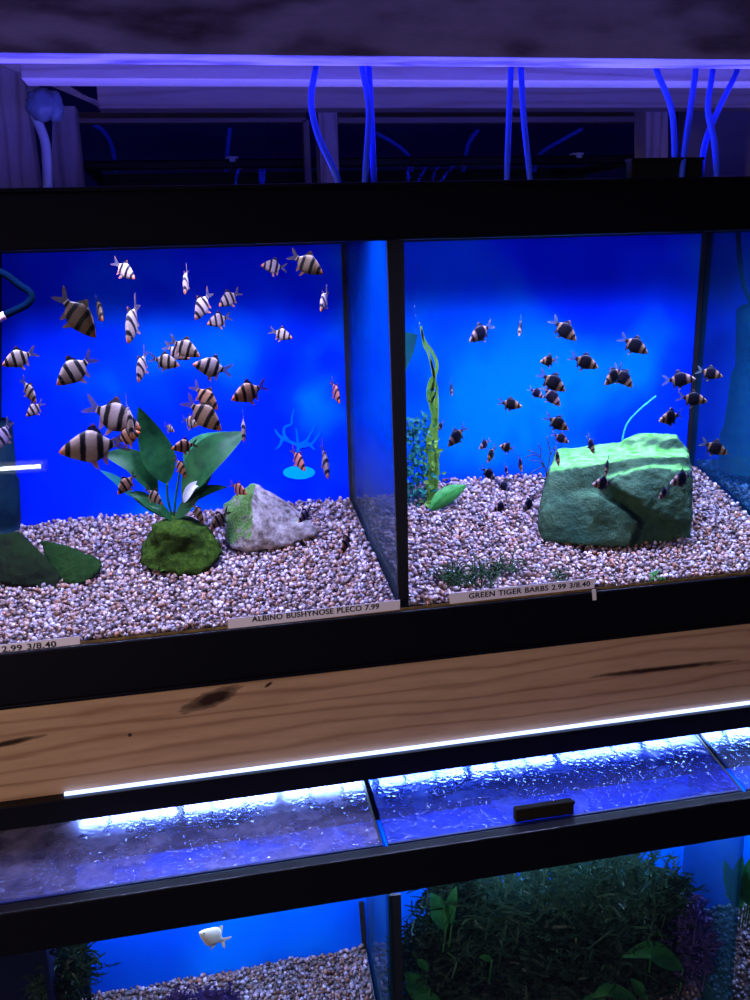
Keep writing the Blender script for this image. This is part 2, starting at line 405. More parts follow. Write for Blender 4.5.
# coral and disc reflections painted as flat shapes on the back film
def strip_geo(V, Fc, pts, w, n=6, nrm=Vector((0, 1, 0))):
    path = catmull(pts, n); m = len(path); b0 = len(V)
    for i, p in enumerate(path):
        t = (path[min(i+1, m-1)]-path[max(i-1, 0)]).normalized(); s = t.cross(nrm).normalized()
        ww = w*(1-.6*i/(m-1)); V.extend([p-s*ww, p+s*ww])
    for i in range(m-1): Fc.append((b0+2*i, b0+2*i+1, b0+2*i+3, b0+2*i+2))
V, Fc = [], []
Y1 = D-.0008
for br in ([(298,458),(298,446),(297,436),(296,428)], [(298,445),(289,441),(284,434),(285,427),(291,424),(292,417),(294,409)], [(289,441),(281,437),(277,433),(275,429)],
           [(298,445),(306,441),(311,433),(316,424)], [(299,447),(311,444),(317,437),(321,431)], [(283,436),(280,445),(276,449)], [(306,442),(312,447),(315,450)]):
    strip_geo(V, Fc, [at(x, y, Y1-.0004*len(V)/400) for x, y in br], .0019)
mesh_obj('coral_reflection', V, Fc, M['print'], bp)
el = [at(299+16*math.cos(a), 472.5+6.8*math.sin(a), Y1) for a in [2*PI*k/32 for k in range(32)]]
mesh_obj('disc_reflection', el, [tuple(range(32))], M['disc_refl'], bp)

# ------------------------------------------------------------------ gravel
PAL = np.array([(.74, .66, .74), (.62, .52, .58), (.48, .33, .27), (.33, .17, .11), (.55, .38, .36), (.34, .29, .34), (.13, .09, .09), (.46, .24, .15), (.82, .76, .86), (.58, .45, .40)])
PAL = PAL*np.array((.86, .80, .80))
PW = np.array([.12, .13, .15, .12, .13, .10, .08, .08, .04, .05]); PW = PW/PW.sum()
_bm = bmesh.new(); bmesh.ops.create_icosphere(_bm, subdivisions=1, radius=1.0)
ICO_V = np.array([v.co[:] for v in _bm.verts]); 
for i, v in enumerate(_bm.verts): v.index = i
ICO_F = np.array([[v.index for v in f.verts] for f in _bm.faces]); _bm.free()
def gravel(name, x0, x1, y0, y1, zfun, size, label, mat, tint=(1, 1, 1), face=True, dens=.80):
    sp = size*dens
    gx, gy = np.meshgrid(np.arange(x0+size*.5, x1-size*.4, sp), np.arange(y0+size*.55, y1-size*.4, sp))
    cx = gx.ravel()+rng.uniform(-.4, .4, gx.size)*sp; cy = gy.ravel()+rng.uniform(-.3, .4, gx.size)*sp
    cz = np.array([zfun(a, b) for a, b in zip(cx, cy)])+rng.uniform(-.35, .3, cx.size)*size
    if face:                                    # stones pressed against the front glass
        zf = zfun((x0+x1)/2, y0); 
        fx, fz = np.meshgrid(np.arange(x0+size*.5, x1-size*.4, sp), np.arange(zf-.03, zf, sp))
        cx = np.concatenate([cx, fx.ravel()+rng.uniform(-.4, .4, fx.size)*sp]); cz = np.concatenate([cz, fz.ravel()+rng.uniform(-.4, .4, fx.size)*sp])
        cy = np.concatenate([cy, np.full(fx.size, y0+size*.52)+rng.uniform(0, .3, fx.size)*size])
    n = cx.size
    sc = size*.5*rng.uniform(.62, 1.2, (n, 1))*rng.uniform(.7, 1.2, (n, 3))
    jit = ICO_V[None]*(1+rng.uniform(-.16, .16, (n, len(ICO_V), 1)))
    P = jit*sc[:, None, :]
    q4 = rng.normal(size=(n, 4)); q4 /= np.linalg.norm(q4, axis=1, keepdims=True); w, x, y, z = q4.T
    R = np.stack([1-2*(y*y+z*z), 2*(x*y-z*w), 2*(x*z+y*w), 2*(x*y+z*w), 1-2*(x*x+z*z), 2*(y*z-x*w), 2*(x*z-y*w), 2*(y*z+x*w), 1-2*(x*x+y*y)], 1).reshape(n, 3, 3)
    P = np.einsum('nij,nkj->nki', R, P)+np.stack([cx, cy, cz], 1)[:, None, :]
    P[:, :, 1] = np.clip(P[:, :, 1], y0+.0004, y1-.0004); P[:, :, 0] = np.clip(P[:, :, 0], x0+.0004, x1-.0004)
    nb = 40                                       # the packed bed under the loose top stones
    bx = np.linspace(x0+.0005, x1-.0005, nb); by = np.linspace(y0+.002, y1-.0005, nb)
    BV = np.array([(a, c, zfun(a, c)-size*.6) for c in by for a in bx])
    BF = np.array([(j*nb+i, j*nb+i+1, (j+1)*nb+i+1, (j+1)*nb+i) for j in range(nb-1) for i in range(nb-1)])
    tri = np.concatenate([BF[:, [0, 1, 2]], BF[:, [0, 2, 3]]])
    nv = n*len(ICO_V)
    allv = np.concatenate([P.reshape(-1, 3), BV]); allf = np.concatenate([(ICO_F[None]+(np.arange(n)*len(ICO_V))[:, None, None]).reshape(-1, 3), tri+nv])
    base = np.array([(x0+x1)/2, (y0+y1)/2, allv[:, 2].min()])
    me = bpy.data.meshes.new(name)
    me.vertices.add(len(allv)); me.vertices.foreach_set('co', (allv-base).astype(np.float32).ravel())
    me.loops.add(allf.size); me.loops.foreach_set('vertex_index', allf.astype(np.int32).ravel())
    me.polygons.add(len(allf)); me.polygons.foreach_set('loop_start', np.arange(0, allf.size, 3, dtype=np.int32)); me.polygons.foreach_set('loop_total', np.full(len(allf), 3, dtype=np.int32))
    me.update(calc_edges=True); me.validate()
    me.polygons.foreach_set('use_smooth', np.ones(len(allf), dtype=bool))
    c = PAL[rng.choice(len(PAL), n, p=PW)]*rng.uniform(.45, 1.25, (n, 1))*np.array(tint)
    colr = np.ones((len(allv), 4), np.float32); colr[:nv, :3] = np.repeat(c, len(ICO_V), 0); colr[nv:, :3] = np.array((.16, .11, .11))*np.array(tint)
    at_ = me.attributes.new('stone', 'FLOAT_COLOR', 'POINT'); at_.data.foreach_set('color', colr.ravel())
    me.materials.append(mat)
    o = bpy.data.objects.new(name, me); o.location = base; COL.objects.link(o)
    return tag(o, label, 'gravel', kind='stuff')
ZF = CZ-.3125
zbl = .5*(at(75,521,D).z+at(340,497,D).z); zbr = .5*(at(440,480,D).z+at(690,462,D).z)
def wavy(x, y, a=.004): return a*mnoise.noise(Vector((x*14, y*14, 0.3)))
def zl(x, y): return ZF+(zbl-ZF)*(y/D)+wavy(x, y)
def zr(x, y): return ZF+(zbr-ZF)*(y/D)+wavy(x+3, y)
SZ = .0052
gravel('gravel', XL+.001, XD-.004, .0045, D-.001, zl, SZ, 'mixed lavender and brown gravel under the sword plant and mossy rocks', M['gravel'])
gravel('gravel', XD+.005, XR-.004, .0045, D-.001, zr, SZ, 'mixed gravel around the large flat-topped green rock', M['gravel'])
gravel('gravel', XR+.004, XE-.001, .0045, D-.001, zr, SZ, 'greyish gravel behind the second glass divider, under the sponge filter', M['gravel'], (.85, .95, .95))
BL = ((0, ZF), (D, zbl)); BR = ((0, ZF), (D, zbr))
def gl(px, py): return on_plane(px, py, *BL)
def gr(px, py): return on_plane(px, py, *BR)
# ------------------------------------------------------------------ rocks
def rock(name, hulls, mat, label, voxel=.0035, rough=.004, smooth=3, seed=0, cat='rock', fine=.0012):
    bm = bmesh.new()
    for pts in hulls:
        vs = [bm.verts.new(p) for p in pts]
        r = bmesh.ops.convex_hull(bm, input=vs)
        bmesh.ops.delete(bm, geom=[v for v in r['geom_interior'] if isinstance(v, bmesh.types.BMVert)], context='VERTS')
    bmesh.ops.recalc_face_normals(bm, faces=bm.faces[:])
    me = bpy.data.meshes.new(name); bm.to_mesh(me); bm.free()
    o = bpy.data.objects.new(name, me); COL.objects.link(o)
    rm = o.modifiers.new('r', 'REMESH'); rm.mode = 'VOXEL'; rm.voxel_size = voxel; rm.use_smooth_shade = True
    sm = o.modifiers.new('s', 'SMOOTH'); sm.iterations = smooth; sm.factor = .5
    dg = bpy.context.evaluated_depsgraph_get()
    me2 = bpy.data.meshes.new_from_object(o.evaluated_get(dg))
    bpy.data.objects.remove(o); bpy.data.meshes.remove(me)
    nr = [v.normal.copy() for v in me2.vertices]
    for v, n in zip(me2.vertices, nr):
        p = v.co+Vector((seed, seed*2, 0))
        d = mnoise.fractal(p*28, 1.0, 2.0, 4)*rough + mnoise.noise(p*190)*fine
        v.co += n*d
    xs = [v.co.x for v in me2.vertices]; ys = [v.co.y for v in me2.vertices]; zs = [v.co.z for v in me2.vertices]
    base = Vector(((min(xs)+max(xs))/2, (min(ys)+max(ys))/2, min(zs)))
    me2.transform(Matrix.Translation(-base)); me2.name = name
    me2.materials.clear(); me2.materials.append(mat)
    me2.polygons.foreach_set('use_smooth', [True]*len(me2.polygons)); me2.update()
    o = bpy.data.objects.new(name, me2); o.location = base; COL.objects.link(o)
    return tag(o, label, cat)
# big green rock of the second section
yb = gr(640, 545).y; yl_ = gr(545, 538).y; yr_ = gr(690, 538).y
h1 = [at(x, y, yy) for x, y, yy in (
    (543, 541, yl_), (600, 546, yb), (640, 548, yb), (690, 540, yr_), (537, 528, yl_+.004), (540, 500, yl_+.012),
    (549, 471, yl_+.022), (584, 466, yb+.020), (643, 456, yb+.022), (688, 456, yr_+.02), (692, 520, yr_+.006),
    (556, 449, yl_+.10), (612, 443, yb+.11), (688, 447, yr_+.09), (548, 480, yl_+.10), (690, 490, yr_+.09))]
h2 = [at(x, y, yy) for x, y, yy in ((614, 447, yb+.07), (625, 438, yb+.07), (652, 434, yb+.065), (677, 436, yb+.06), (683, 449, yb+.06),
      (620, 444, yb+.115), (640, 434, yb+.115), (676, 435, yb+.105), (684, 446, yb+.10), (650, 455, yb+.05))]
h3 = [at(x, y, yy) for x, y, yy in ((600, 478, yb+.012), (632, 497, yb-.008), (662, 519, yb-.012), (691, 524, yr_-.012), (693, 470, yr_-.002), (648, 466, yb+.004),
      (610, 480, yb+.05), (691, 520, yr_+.05), (690, 465, yr_+.05))]
h4 = [at(x, y, yy) for x, y, yy in ((541, 541, yl_-.004), (585, 546, yb-.008), (628, 546, yb-.008), (641, 522, yb-.003), (600, 494, yb+.002), (560, 486, yl_+.006), (541, 510, yl_),
      (560, 500, yl_+.05), (620, 540, yb+.05))]
rock('rock', [h1, h2, h3, h4], M['rock_big'], 'large green algae-covered rock with a bright flat top and a diagonal crack', .003, .0016, 1, 1.0)
# mossy rock under the sword plant
ym = gl(180, 578).y
rock('rock', [[at(x, y, yy) for x, y, yy in ((142, 566, ym+.008), (140, 556, ym+.015), (150, 574, ym), (180, 580, ym-.003), (207, 574, ym), (222, 553, ym+.015), (219, 540, ym+.02),
      (148, 540, ym+.02), (153, 524, ym+.03), (170, 514, ym+.04), (190, 516, ym+.045), (207, 524, ym+.04), (165, 530, ym+.012), (200, 534, ym+.012),
      (160, 525, ym+.07), (205, 530, ym+.075), (150, 545, ym+.06), (215, 545, ym+.06))]], M['rock_moss'],
     'dark green mossy rock that the sword plant grows from', .0028, .006, 3, 4.0, fine=.0022)
# pale porous rock
yp = gl(265, 553).y
rock('rock', [[at(x, y, yy) for x, y, yy in ((246, 553, yp), (285, 549, yp+.002), (315, 537, yp+.012), (318, 530, yp+.018), (308, 520, yp+.03), (288, 503, yp+.04),
      (258, 484, yp+.035), (250, 483, yp+.04), (250, 494, yp+.018), (252, 530, yp-.002), (280, 545, yp), (300, 525, yp+.012),
      (255, 490, yp+.07), (300, 520, yp+.07), (250, 530, yp+.06))],
     [at(x, y, yy) for x, y, yy in ((246, 553, yp+.002), (232, 549, yp+.004), (225, 540, yp+.02), (228, 514, yp+.035), (222, 505, yp+.045), (250, 486, yp+.035), (251, 500, yp+.02), (250, 540, yp+.0), (232, 500, yp+.04),
      (240, 500, yp+.08), (230, 530, yp+.07))]], M['rock_pale'],
     'pale porous pointed rock with bright green moss along its edges', .0028, .003, 2, 9.0)
# two dark slabs at the left end
yk = gl(30, 588).y
rock('rock', [[at(x, y, yy) for x, y, yy in ((-30, 575, yk+.01), (0, 584, yk+.004), (35, 590, yk), (58, 588, yk), (62, 578, yk+.006), (40, 550, yk+.02), (18, 531, yk+.035), (0, 536, yk+.035), (-25, 545, yk+.03),
      (20, 533, yk+.07), (-20, 550, yk+.07), (50, 570, yk+.06))]], M['rock_dark'], 'dark grey-brown slab lying below the filter tube at the end wall', .0028, .003, 2, 12.0)
yg = gl(75, 586).y
rock('rock', [[at(x, y, yy) for x, y, yy in ((60, 587, yg+.006), (78, 588, yg), (97, 576, yg+.008), (103, 566, yg+.015), (100, 560, yg+.022), (70, 545, yg+.035), (42, 538, yg+.05), (36, 541, yg+.05), (50, 566, yg+.03),
      (95, 563, yg+.05), (60, 550, yg+.07))]], M['rock_dgreen'], 'flat dark green slab leaning against the grey-brown slab', .0028, .0025, 2, 15.0)

# ------------------------------------------------------------------ plants
def leaf_geo(V, Fc, spine, width, nrm, fold=.12, nu=16, wav=0.0, peak=.45):
    """blade along spine (world points) with a creased midrib; nrm is the way the face looks"""
    path = catmull(spine, max(3, nu//(len(spine)-1))); m = len(path); b0 = len(V); nrm = Vector(nrm).normalized()
    for i, p in enumerate(path):
        t = (path[min(i+1, m-1)]-path[max(i-1, 0)]).normalized(); s = t.cross(nrm).normalized(); nn = s.cross(t).normalized()
        f = i/(m-1)
        w = width*.5*(math.sin(PI*f**(math.log(.5)/math.log(peak))))**.8 if 0 < f < 1 else 0.0
        w = max(w, width*.02)
        for k in (-1, -.5, 0, .5, 1):
            V.append(p+s*(k*w)+nn*(abs(k)*w*fold*2+wav*w*math.sin(f*14+k*3)))
    for i in range(m-1):
        for k in range(4): Fc.append((b0+i*5+k, b0+i*5+k+1, b0+i*5+k+6, b0+i*5+k+5))
def leaf(name, spine, width, mat, parent, nrm=(0, -1, .35), **kw):
    V, Fc = [], []; leaf_geo(V, Fc, spine, width, nrm, **kw)
    return mesh_obj(name, V, Fc, mat, parent, smooth=True)
def P(lst, y): return [at(a[0], a[1], y+(a[2] if len(a) > 2 else 0)) for a in lst]
PX = .94/950                       # size of a pixel at mid depth
yp_ = ym+.045
root = at(174, 522, yp_)
sword = thing('sword_plant', 'broad-leaved green sword plant rooted on the mossy rock', 'plant', root)
def stem(pts, par): tube('stem', P(pts, yp_), .0012, M['leaf'], par, 6, 6)
leaf('leaf', P([(167, 484), (160, 462), (151, 440), (138, 407, -.01)], yp_), 33*PX, M['leaf'], sword, (.25, -1, .2), fold=.1, peak=.46)
stem([(173, 520), (168, 500), (167, 483)], sword)
leaf('leaf', P([(182, 503), (192, 482), (204, 462), (222, 446), (245, 432, .01)], yp_-.008), 34*PX, M['leaf'], sword, (-.35, -1, .6), fold=.13, peak=.55)
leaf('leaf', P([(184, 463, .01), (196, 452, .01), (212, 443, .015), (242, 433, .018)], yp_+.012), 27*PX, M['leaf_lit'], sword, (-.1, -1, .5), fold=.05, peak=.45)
stem([(174, 521), (178, 510), (184, 500)], sword)
stem([(173, 521), (176, 496), (180, 470)], sword)
leaf('leaf', P([(158, 500), (147, 478), (131, 461), (103, 454)], yp_), 26*PX, M['leaf'], sword, (.5, -1, .55), fold=.1, peak=.55)
leaf('leaf', P([(134, 498), (125, 488), (115, 479), (100, 470)], yp_+.02), 9*PX, M['leaf_teal'], sword, (.4, -1, .4), fold=.05)
stem([(172, 520), (150, 510), (134, 498)], sword)
leaf('leaf', P([(159, 513), (150, 504), (140, 496), (128, 493)], yp_-.005), 12*PX, M['leaf'], sword, (.3, -1, .7), fold=.08)
stem([(172, 520), (165, 516), (158, 511)], sword)
stem([(171, 519), (162, 504), (155, 494)], sword)
leaf('leaf', P([(188, 503), (200, 494), (212, 489), (228, 487)], yp_-.005), 11*PX, M['leaf'], sword, (-.2, -1, .8), fold=.08)
leaf('leaf', P([(190, 497), (198, 488), (206, 479), (213, 470)], yp_+.004), 11*PX, M['leaf'], sword, (-.3, -1, .5), fold=.08)
leaf('leaf', P([(175, 520), (184, 509), (193, 500), (200, 496)], yp_-.01), 13*PX, M['leaf'], sword, (-.3, -1, .6), fold=.08)
leaf('pale_leaf', P([(184, 503), (188, 494), (194, 486), (206, 481)], yp_-.012), 9*PX, M['leaf_pale'], sword, (-.3, -1, .6), fold=.25)  # narrow curled blade in a near-white tone
leaf('leaf', P([(172, 521), (166, 514), (160, 508), (150, 506)], yp_-.012), 8*PX, M['leaf'], sword, (.3, -1, .7))
# tall stringy plant beside the divider
yv = gr(430, 503).y
vine = thing('stringy_plant', 'tall yellow-green stringy plant standing against the front divider strip', 'plant', gr(430, 505)+Vector((0, 0, -.004)))
V, Fc = [], []
for pts, w in (([(432, 507), (434, 470), (433, 440), (435, 412), (432, 386), (437, 366), (432, 352), (424, 340), (421, 326)], .0032),
               ([(428, 508), (430, 470), (428, 440), (433, 420), (430, 400), (434, 380), (429, 355), (424, 345), (422, 330)], .0026),
               ([(433, 506), (437, 470), (436, 440), (437, 420), (437, 395), (434, 375), (431, 360)], .0028),
               ([(429, 402), (428, 390), (432, 378), (437, 388), (434, 396), (431, 405)], .0022)):
    strip_geo(V, Fc, [at(x, y, yv) for x, y in pts], w, 6)
mesh_obj('strand', V, Fc, M['strand'], vine, True)
V, Fc = [], []
for k in range(300):
    px = random.choice((408, 412, 415, 419, 424, 433))+random.gauss(0, 2.5); py = random.uniform(412, 512)
    if px < 421 and py < 420: continue
    yy = yv+random.uniform(-.012, .02); a = random.uniform(0, 2*PI); L = random.uniform(3.5, 8)
    p = at(px, py, yy); d = Vector((math.cos(a), random.uniform(-.6, .6), math.sin(a)*.7+.4)).normalized()*L*PX
    leaf_geo(V, Fc, [p, p+d*.5+Vector((0, 0, .0006)), p+d], L*PX*.6, (random.uniform(-.5, .5), -1, .3), nu=4)
for x in (408, 413, 418, 424):
    tube_geo(V, Fc, [at(x+2, 514, yv), at(x-1, 480, yv), at(x+1, 450, yv), at(x, 414+abs(x-410)*1.2, yv)], .0006, 5, 5)
fo = mesh_obj('foliage', V, Fc, M['strand_teal'], vine, True)
V, Fc = [], []
for k in range(70):
    px = 431+random.gauss(0, 4.5); py = random.uniform(440, 512)
    a = random.uniform(0, 2*PI); L = random.uniform(3.5, 8); p = at(px, py, yv+random.uniform(-.01, .01))
    d = Vector((math.cos(a), random.uniform(-.6, .6), math.sin(a)*.7+.4)).normalized()*L*PX
    leaf_geo(V, Fc, [p, p+d*.5, p+d], L*PX*.6, (random.uniform(-.5, .5), -1, .3), nu=4)
mesh_obj('foliage', V, Fc, M['strand'], vine, True)
mesh_obj('dark_leaf', [at(x, y, yv+.01) for x, y in ((403, 332), (412, 333), (418, 335), (414, 352), (408, 366), (404, 376), (401, 376))], [(0, 1, 2, 3, 4, 5, 6)], M['leaf_teal'], vine)
# bright green wedge of leaf lying on the gravel
yw = gr(440, 512).y
V, Fc = [], []
leaf_geo(V, Fc, [at(430, 509, yw), at(440, 499, yw+.002), (at(452, 490, yw+.006)), at(466, 485, yw+.012)], 15*PX, (.5, -.9, .5), fold=-.22, nu=12)
leaf_geo(V, Fc, [at(431, 511, yw), at(442, 504, yw+.0), (at(455, 496, yw+.004)), at(467, 486, yw+.012)], 12*PX, (.6, -1, -.1), fold=-.1, nu=12)
tag(mesh_obj('leaf', V, Fc, M['bright'], None, True), 'bright green thick leaf lying tilted on the gravel beside the stringy plant', 'leaf')
# dark moss tuft at the front glass
def tuft(name, spots, n, mat, label, L=(8, 20), cat='plant', w=.0007, spread=1.0):
    V, Fc = [], []
    for k in range(n):
        cx, cy, rx = random.choice(spots)
        g0 = gr(cx+random.uniform(-rx, rx), cy+random.uniform(-4, 6)); a = random.uniform(0, PI)
        l = random.uniform(*L)*PX
        d = Vector((math.cos(a)*spread, random.uniform(-.5, .4), abs(math.sin(a))*.7+.12)).normalized()*l
        b = Vector((random.uniform(-.3, .3), random.uniform(-.3, .3), -.12))*l
        tube_geo(V, Fc, [g0+Vector((0, 0, .001)), g0+d*.5+Vector((0, 0, .25*l)), g0+d+b*.6], lambda t: w*(1-.6*t), 4, 4)
    return tag(mesh_obj(name, V, Fc, mat, None, True), label, cat)
tuft('moss_tuft', [(450, 578, 10), (462, 582, 14), (485, 575, 14), (505, 570, 12), (475, 584, 20)], 150, M['moss'], 'dark green tangled moss tuft on the gravel behind the green barb price tape', (8, 24))
tuft('moss_sprig', [(558, 577, 5), (561, 583, 4)], 26, M['moss'], 'small dark moss sprig on the gravel above the 8.40 price', (4, 12))
tuft('moss_scrap', [(655, 576, 6)], 24, M['bright'], 'small bright green moss scrap on gravel before the large green rock', (3, 7))
# black twigs behind the big rock
V, Fc = [], []
yt = yb+.06
for pts in ([(548, 482), (545, 468), (538, 455), (528, 450)], [(545, 468), (540, 462), (530, 460)], [(546, 474), (550, 455), (547, 436)], [(550, 455), (556, 446)], [(544, 466), (536, 470), (530, 474)],
            [(540, 458), (541, 450), (538, 444)], [(547, 480), (540, 478), (533, 482)], [(536, 455), (530, 455), (526, 458)]):
    tube_geo(V, Fc, [at(x, y, yt) for x, y in pts], .0007, 5, 4)
tag(mesh_obj('twig', V, Fc, M['twig'], None, True), 'thin black branching twig beside the large green rock', 'plant')
tag(tube('grass_stem', [at(622, 440, yb+.085), at(627, 424, yb+.085), at(638, 411, yb+.085), at(656, 396, yb+.085)], .0011, M['cyan_stem']), 'single cyan-green grass stem rising behind the large green rock', 'plant')
# fine air bubbles over the stringy plant
bm = bmesh.new()
for k in range(46):
    p = at(417+random.gauss(0, 3.5), random.uniform(262, 335), yv+random.uniform(-.01, .02))
    bmesh.ops.create_icosphere(bm, subdivisions=1, radius=random.uniform(.0004, .0010), matrix=Matrix.Translation(p))
tag(bm_obj('bubbles', bm, M['bubble'], None, True), 'faint rising air bubbles above the stringy plant', 'bubbles', kind='stuff')

# ------------------------------------------------------------------ filters
yf = .20
fb = at(5, 522, yf)
filt = thing('sponge_filter', 'dark teal filter column half out of view behind the dark slabs', 'filter', (fb.x, yf, gl(5, 522).z-.01))
def lathe(name, px0, rows, y, mat, parent, seg=20):
    V, Fc = [], []
    for (px, py, r) in rows:
        c = at(px, py, y)
        for k in range(seg):
            a = 2*PI*k/seg; V.append(c+Vector((math.cos(a)*r, math.sin(a)*r, 0)))
    n = len(rows)
    for i in range(n-1):
        for k in range(seg):
            k2 = (k+1) % seg; Fc.append((i*seg+k, i*seg+k2, (i+1)*seg+k2, (i+1)*seg+k))
    Fc.append(tuple(range(seg))); Fc.append(tuple((n-1)*seg+k for k in range(seg))[::-1])
    return mesh_obj(name, V, Fc, mat, parent, True)
lathe('lift_tube', 0, [(-6, 250, .007), (-6, 420, .007)], yf, M['dark_tube'], filt)
lathe('sponge', 0, [(-10, 420, .016), (-9, 424, .020), (-6, 478, .0215), (-5, 482, .023), (-4, 522, .024), (-4, 530, .023)], yf, M['filter'], filt, 24)
hs = thing('return_hose', 'dark bent hose with a pink tip high in the first section', 'hose', at(30, 318, .12))
tube('hose', [at(-40, 262, .12), at(0, 272, .12), at(18, 284, .12), (at(31, 294, .12)), at(27, 304, .12), at(5, 315, .12)], .0032, M['dark_tube'], hs, 10)
tube('tip', [at(5, 315, .12), at(1, 317, .12), at(-5, 320, .12)], .0036, simple('pink_tip', (.75, .35, .42), .5), hs, 10)
yq = .19; qb_ = at(745, 470, yq)
sf = thing('sponge_filter', 'teal green sponge filter with lift tube behind the second glass divider', 'filter', (qb_.x, yq, zr(qb_.x, yq)-.004))
lathe('lift_tube', 0, [(758, 306, .004), (757, 200, .004)], yq, M['filter'], sf)
tube('air_hose', [at(738, 232, yq-.01), at(740, 262, yq-.01), at(744, 285, yq-.01), at(753, 308, yq-.01)], .0028, M['filter'], sf, 8)
lathe('sponge', 0, [(758, 304, .016), (757, 310, .022), (756, 358, .022), (755, 366, .021), (752, 372, .022), (748, 425, .026), (747, 435, .030), (746, 470, .031)], yq, M['sponge'], sf, 24)

# ------------------------------------------------------------------ writing
def lettering(text, pL, pR, cap, mat, parent, y):
    cu = bpy.data.curves.new('lettering', 'FONT'); cu.body = text; cu.size = 1.0; cu.space_word = 1.15; cu.space_character = 1.08
    cu.offset = .014
    o = bpy.data.objects.new('lettering', cu); COL.objects.link(o)
    me = bpy.data.meshes.new_from_object(o.evaluated_get(bpy.context.evaluated_depsgraph_get()))
    bpy.data.objects.remove(o); bpy.data.curves.remove(cu)
    xs = [v.co.x for v in me.vertices]; zs = [v.co.y for v in me.vertices]
    sx = (pR.x-pL.x)/(max(xs)-min(xs)); sz = cap/(max(zs)-min(zs)); x0 = min(xs); z0 = min(zs)
    zc = .5*(pL.z+pR.z)-cap/2
    V, Fc = [], []
    for k, (dx, dz) in enumerate(((-.016, 0), (.016, 0), (0, .010), (0, -.010))):      # bold strokes
        b0 = len(V); V += [Vector((pL.x+(v.co.x-x0+dx)*sx, y-.00002*k, zc+(v.co.y-z0+dz)*sz)) for v in me.vertices]
        Fc += [tuple(i+b0 for i in p.vertices) for p in me.polygons]
    bpy.data.meshes.remove(me)
    return mesh_obj('lettering', V, Fc, mat, parent)
def price(c, text, tL, tR, cap, label, tail=None):
    """c: four tape corners in the photograph, on the front glass"""
    p = [at(x, y, -.0007) for x, y in c]
    ctr = (p[0]+p[1]+p[2]+p[3])/4
    t = thing('price_label', label, 'label', (ctr.x, -.0007, min(v.z for v in p)))
    V = p+[v+Vector((0, .0006, 0)) for v in p]
    mesh_obj('tape', V, [(0, 1, 2, 3), (7, 6, 5, 4), (0, 4, 5, 1), (1, 5, 6, 2), (2, 6, 7, 3), (3, 7, 4, 0)], M['label'], t)
    lettering(text, at(*tL, -.0009), at(*tR, -.0009), cap, M['ink'], t, -.00085)
    if tail:
        q = [at(x, y, -.0048) for x, y in tail]
        mesh_obj('curled_end', q+[v+Vector((0, .0006, 0)) for v in q], [(0, 1, 2, 3), (7, 6, 5, 4), (0, 4, 5, 1), (1, 5, 6, 2), (2, 6, 7, 3), (3, 7, 4, 0)], simple('white_tape_end', (.8, .8, .85), .4), t)
price([(228, 619), (400, 600), (400, 609.5), (228, 629)], 'ALBINO BUSHYNOSE PLECO 7.99', (252, 620), (379, 605.6), .0052, 'lavender price tape reading ALBINO BUSHYNOSE PLECO 7.99')
price([(449, 593.5), (596, 578), (594, 588), (450, 604)], 'GREEN TIGER BARBS 2.99 3/8.40', (469, 595.7), (590, 584), .0052, 'lavender price tape reading GREEN TIGER BARBS 2.99 3/8.40', [(592, 590), (596, 589.5), (596.5, 600), (593, 600.5)])
price([(-60, 651.5), (80, 636), (80, 645.5), (-60, 662)], '2.99 3/8.40', (2, 650), (56, 643.2), .0052, 'lavender price tape reading 2.99 3/8.40, cut off at the picture edge')
# ------------------------------------------------------------------ wooden rack and light bar
rack = thing('wooden_rack', 'bare pine rack whose boards, rails and posts hold the aquariums', 'rack', (.2, .1, CZ-.9))
box('front_board', -.30, 1.0, -.002, .036, zboard, zb0, M['board'], rack, .0012)
box('front_board', -.30, 1.0, -.002, .036, CZ-.95, CZ-.90, M['board'], rack, .0012)
box('shelf', -.30, 1.0, .038, .30, zb0-.018, zb0, M['rail'], rack)
zbeam = at(375, 56.5, 0).z
box('front_beam', -.30, 1.0, .0, .040, zbeam, zbeam+.14, M['beam'], rack, .0012)
r1 = at(20, 66, .10).x
z1 = at(375, 80.5, .10).z
box('rail', r1, 1.0, .10, .135, z1, z1+.05, M['rail'], rack, .001)
z2 = at(375, 108, .30).z
box('rail', at(97, 95, .30).x, 1.05, .30, .335, z2, z2+.09, M['rail'], rack, .001)
box('shelf', -.30, 1.0, .002, .33, zbeam+.14, zbeam+.16, M['rail'], rack)
def wplank(name, a, b, c, d, depth, mat):     # four picture corners at their depth, pushed back by depth
    q = [at(*v) for v in (a, b, c, d)]
    return prism(name, q, [v+Vector((0, depth, 0)) for v in q], mat, rack)
wplank('post', (-40, 66, .26), (22, 66, .26), (40, 200, .26), (-30, 200, .26), .035, M['post'])
wplank('post', (53, 106, .30), (75, 106, .30), (84, 200, .30), (50, 200, .30), .035, M['post'])
wplank('brace', (-10, 60, .20), (30, 60, .20), (100, 107, .296), (97, 100, .296), .02, M['rail'])
wplank('post', (318, 108, .335), (337, 108, .335), (340, 200, .335), (322, 200, .335), .03, M['post'])
wplank('post', (646, 106, .335), (668, 106, .335), (668, 200, .335), (646, 200, .335), .03, M['post'])
# light bar under the board
YB = -.012
zbar1, zbar0 = at(375, 758, YB).z, at(375, 779.5, YB).z
xl0 = at(66, 800, 0).x
bar = thing('light_bar', 'black light bar with a glowing blue-white strip under the pine board', 'light', (.3, YB+.012, zbar0))
box('housing', -.29, 1.0, YB, .012, zbar0, zbar1, M['black'], bar, .0008)
box('diffuser', xl0, .99, YB+.006, -.003, zbar1, zbar1+.0022, M['led_top'], bar)
for k in range(34):
    x = xl0+.006+k*.0300
    box('lamp', x+(.004 if k % 3 == 0 else 0), x+.027, YB+.005, YB+.015, zbar0-.0016, zbar0, M['led_under'], bar)

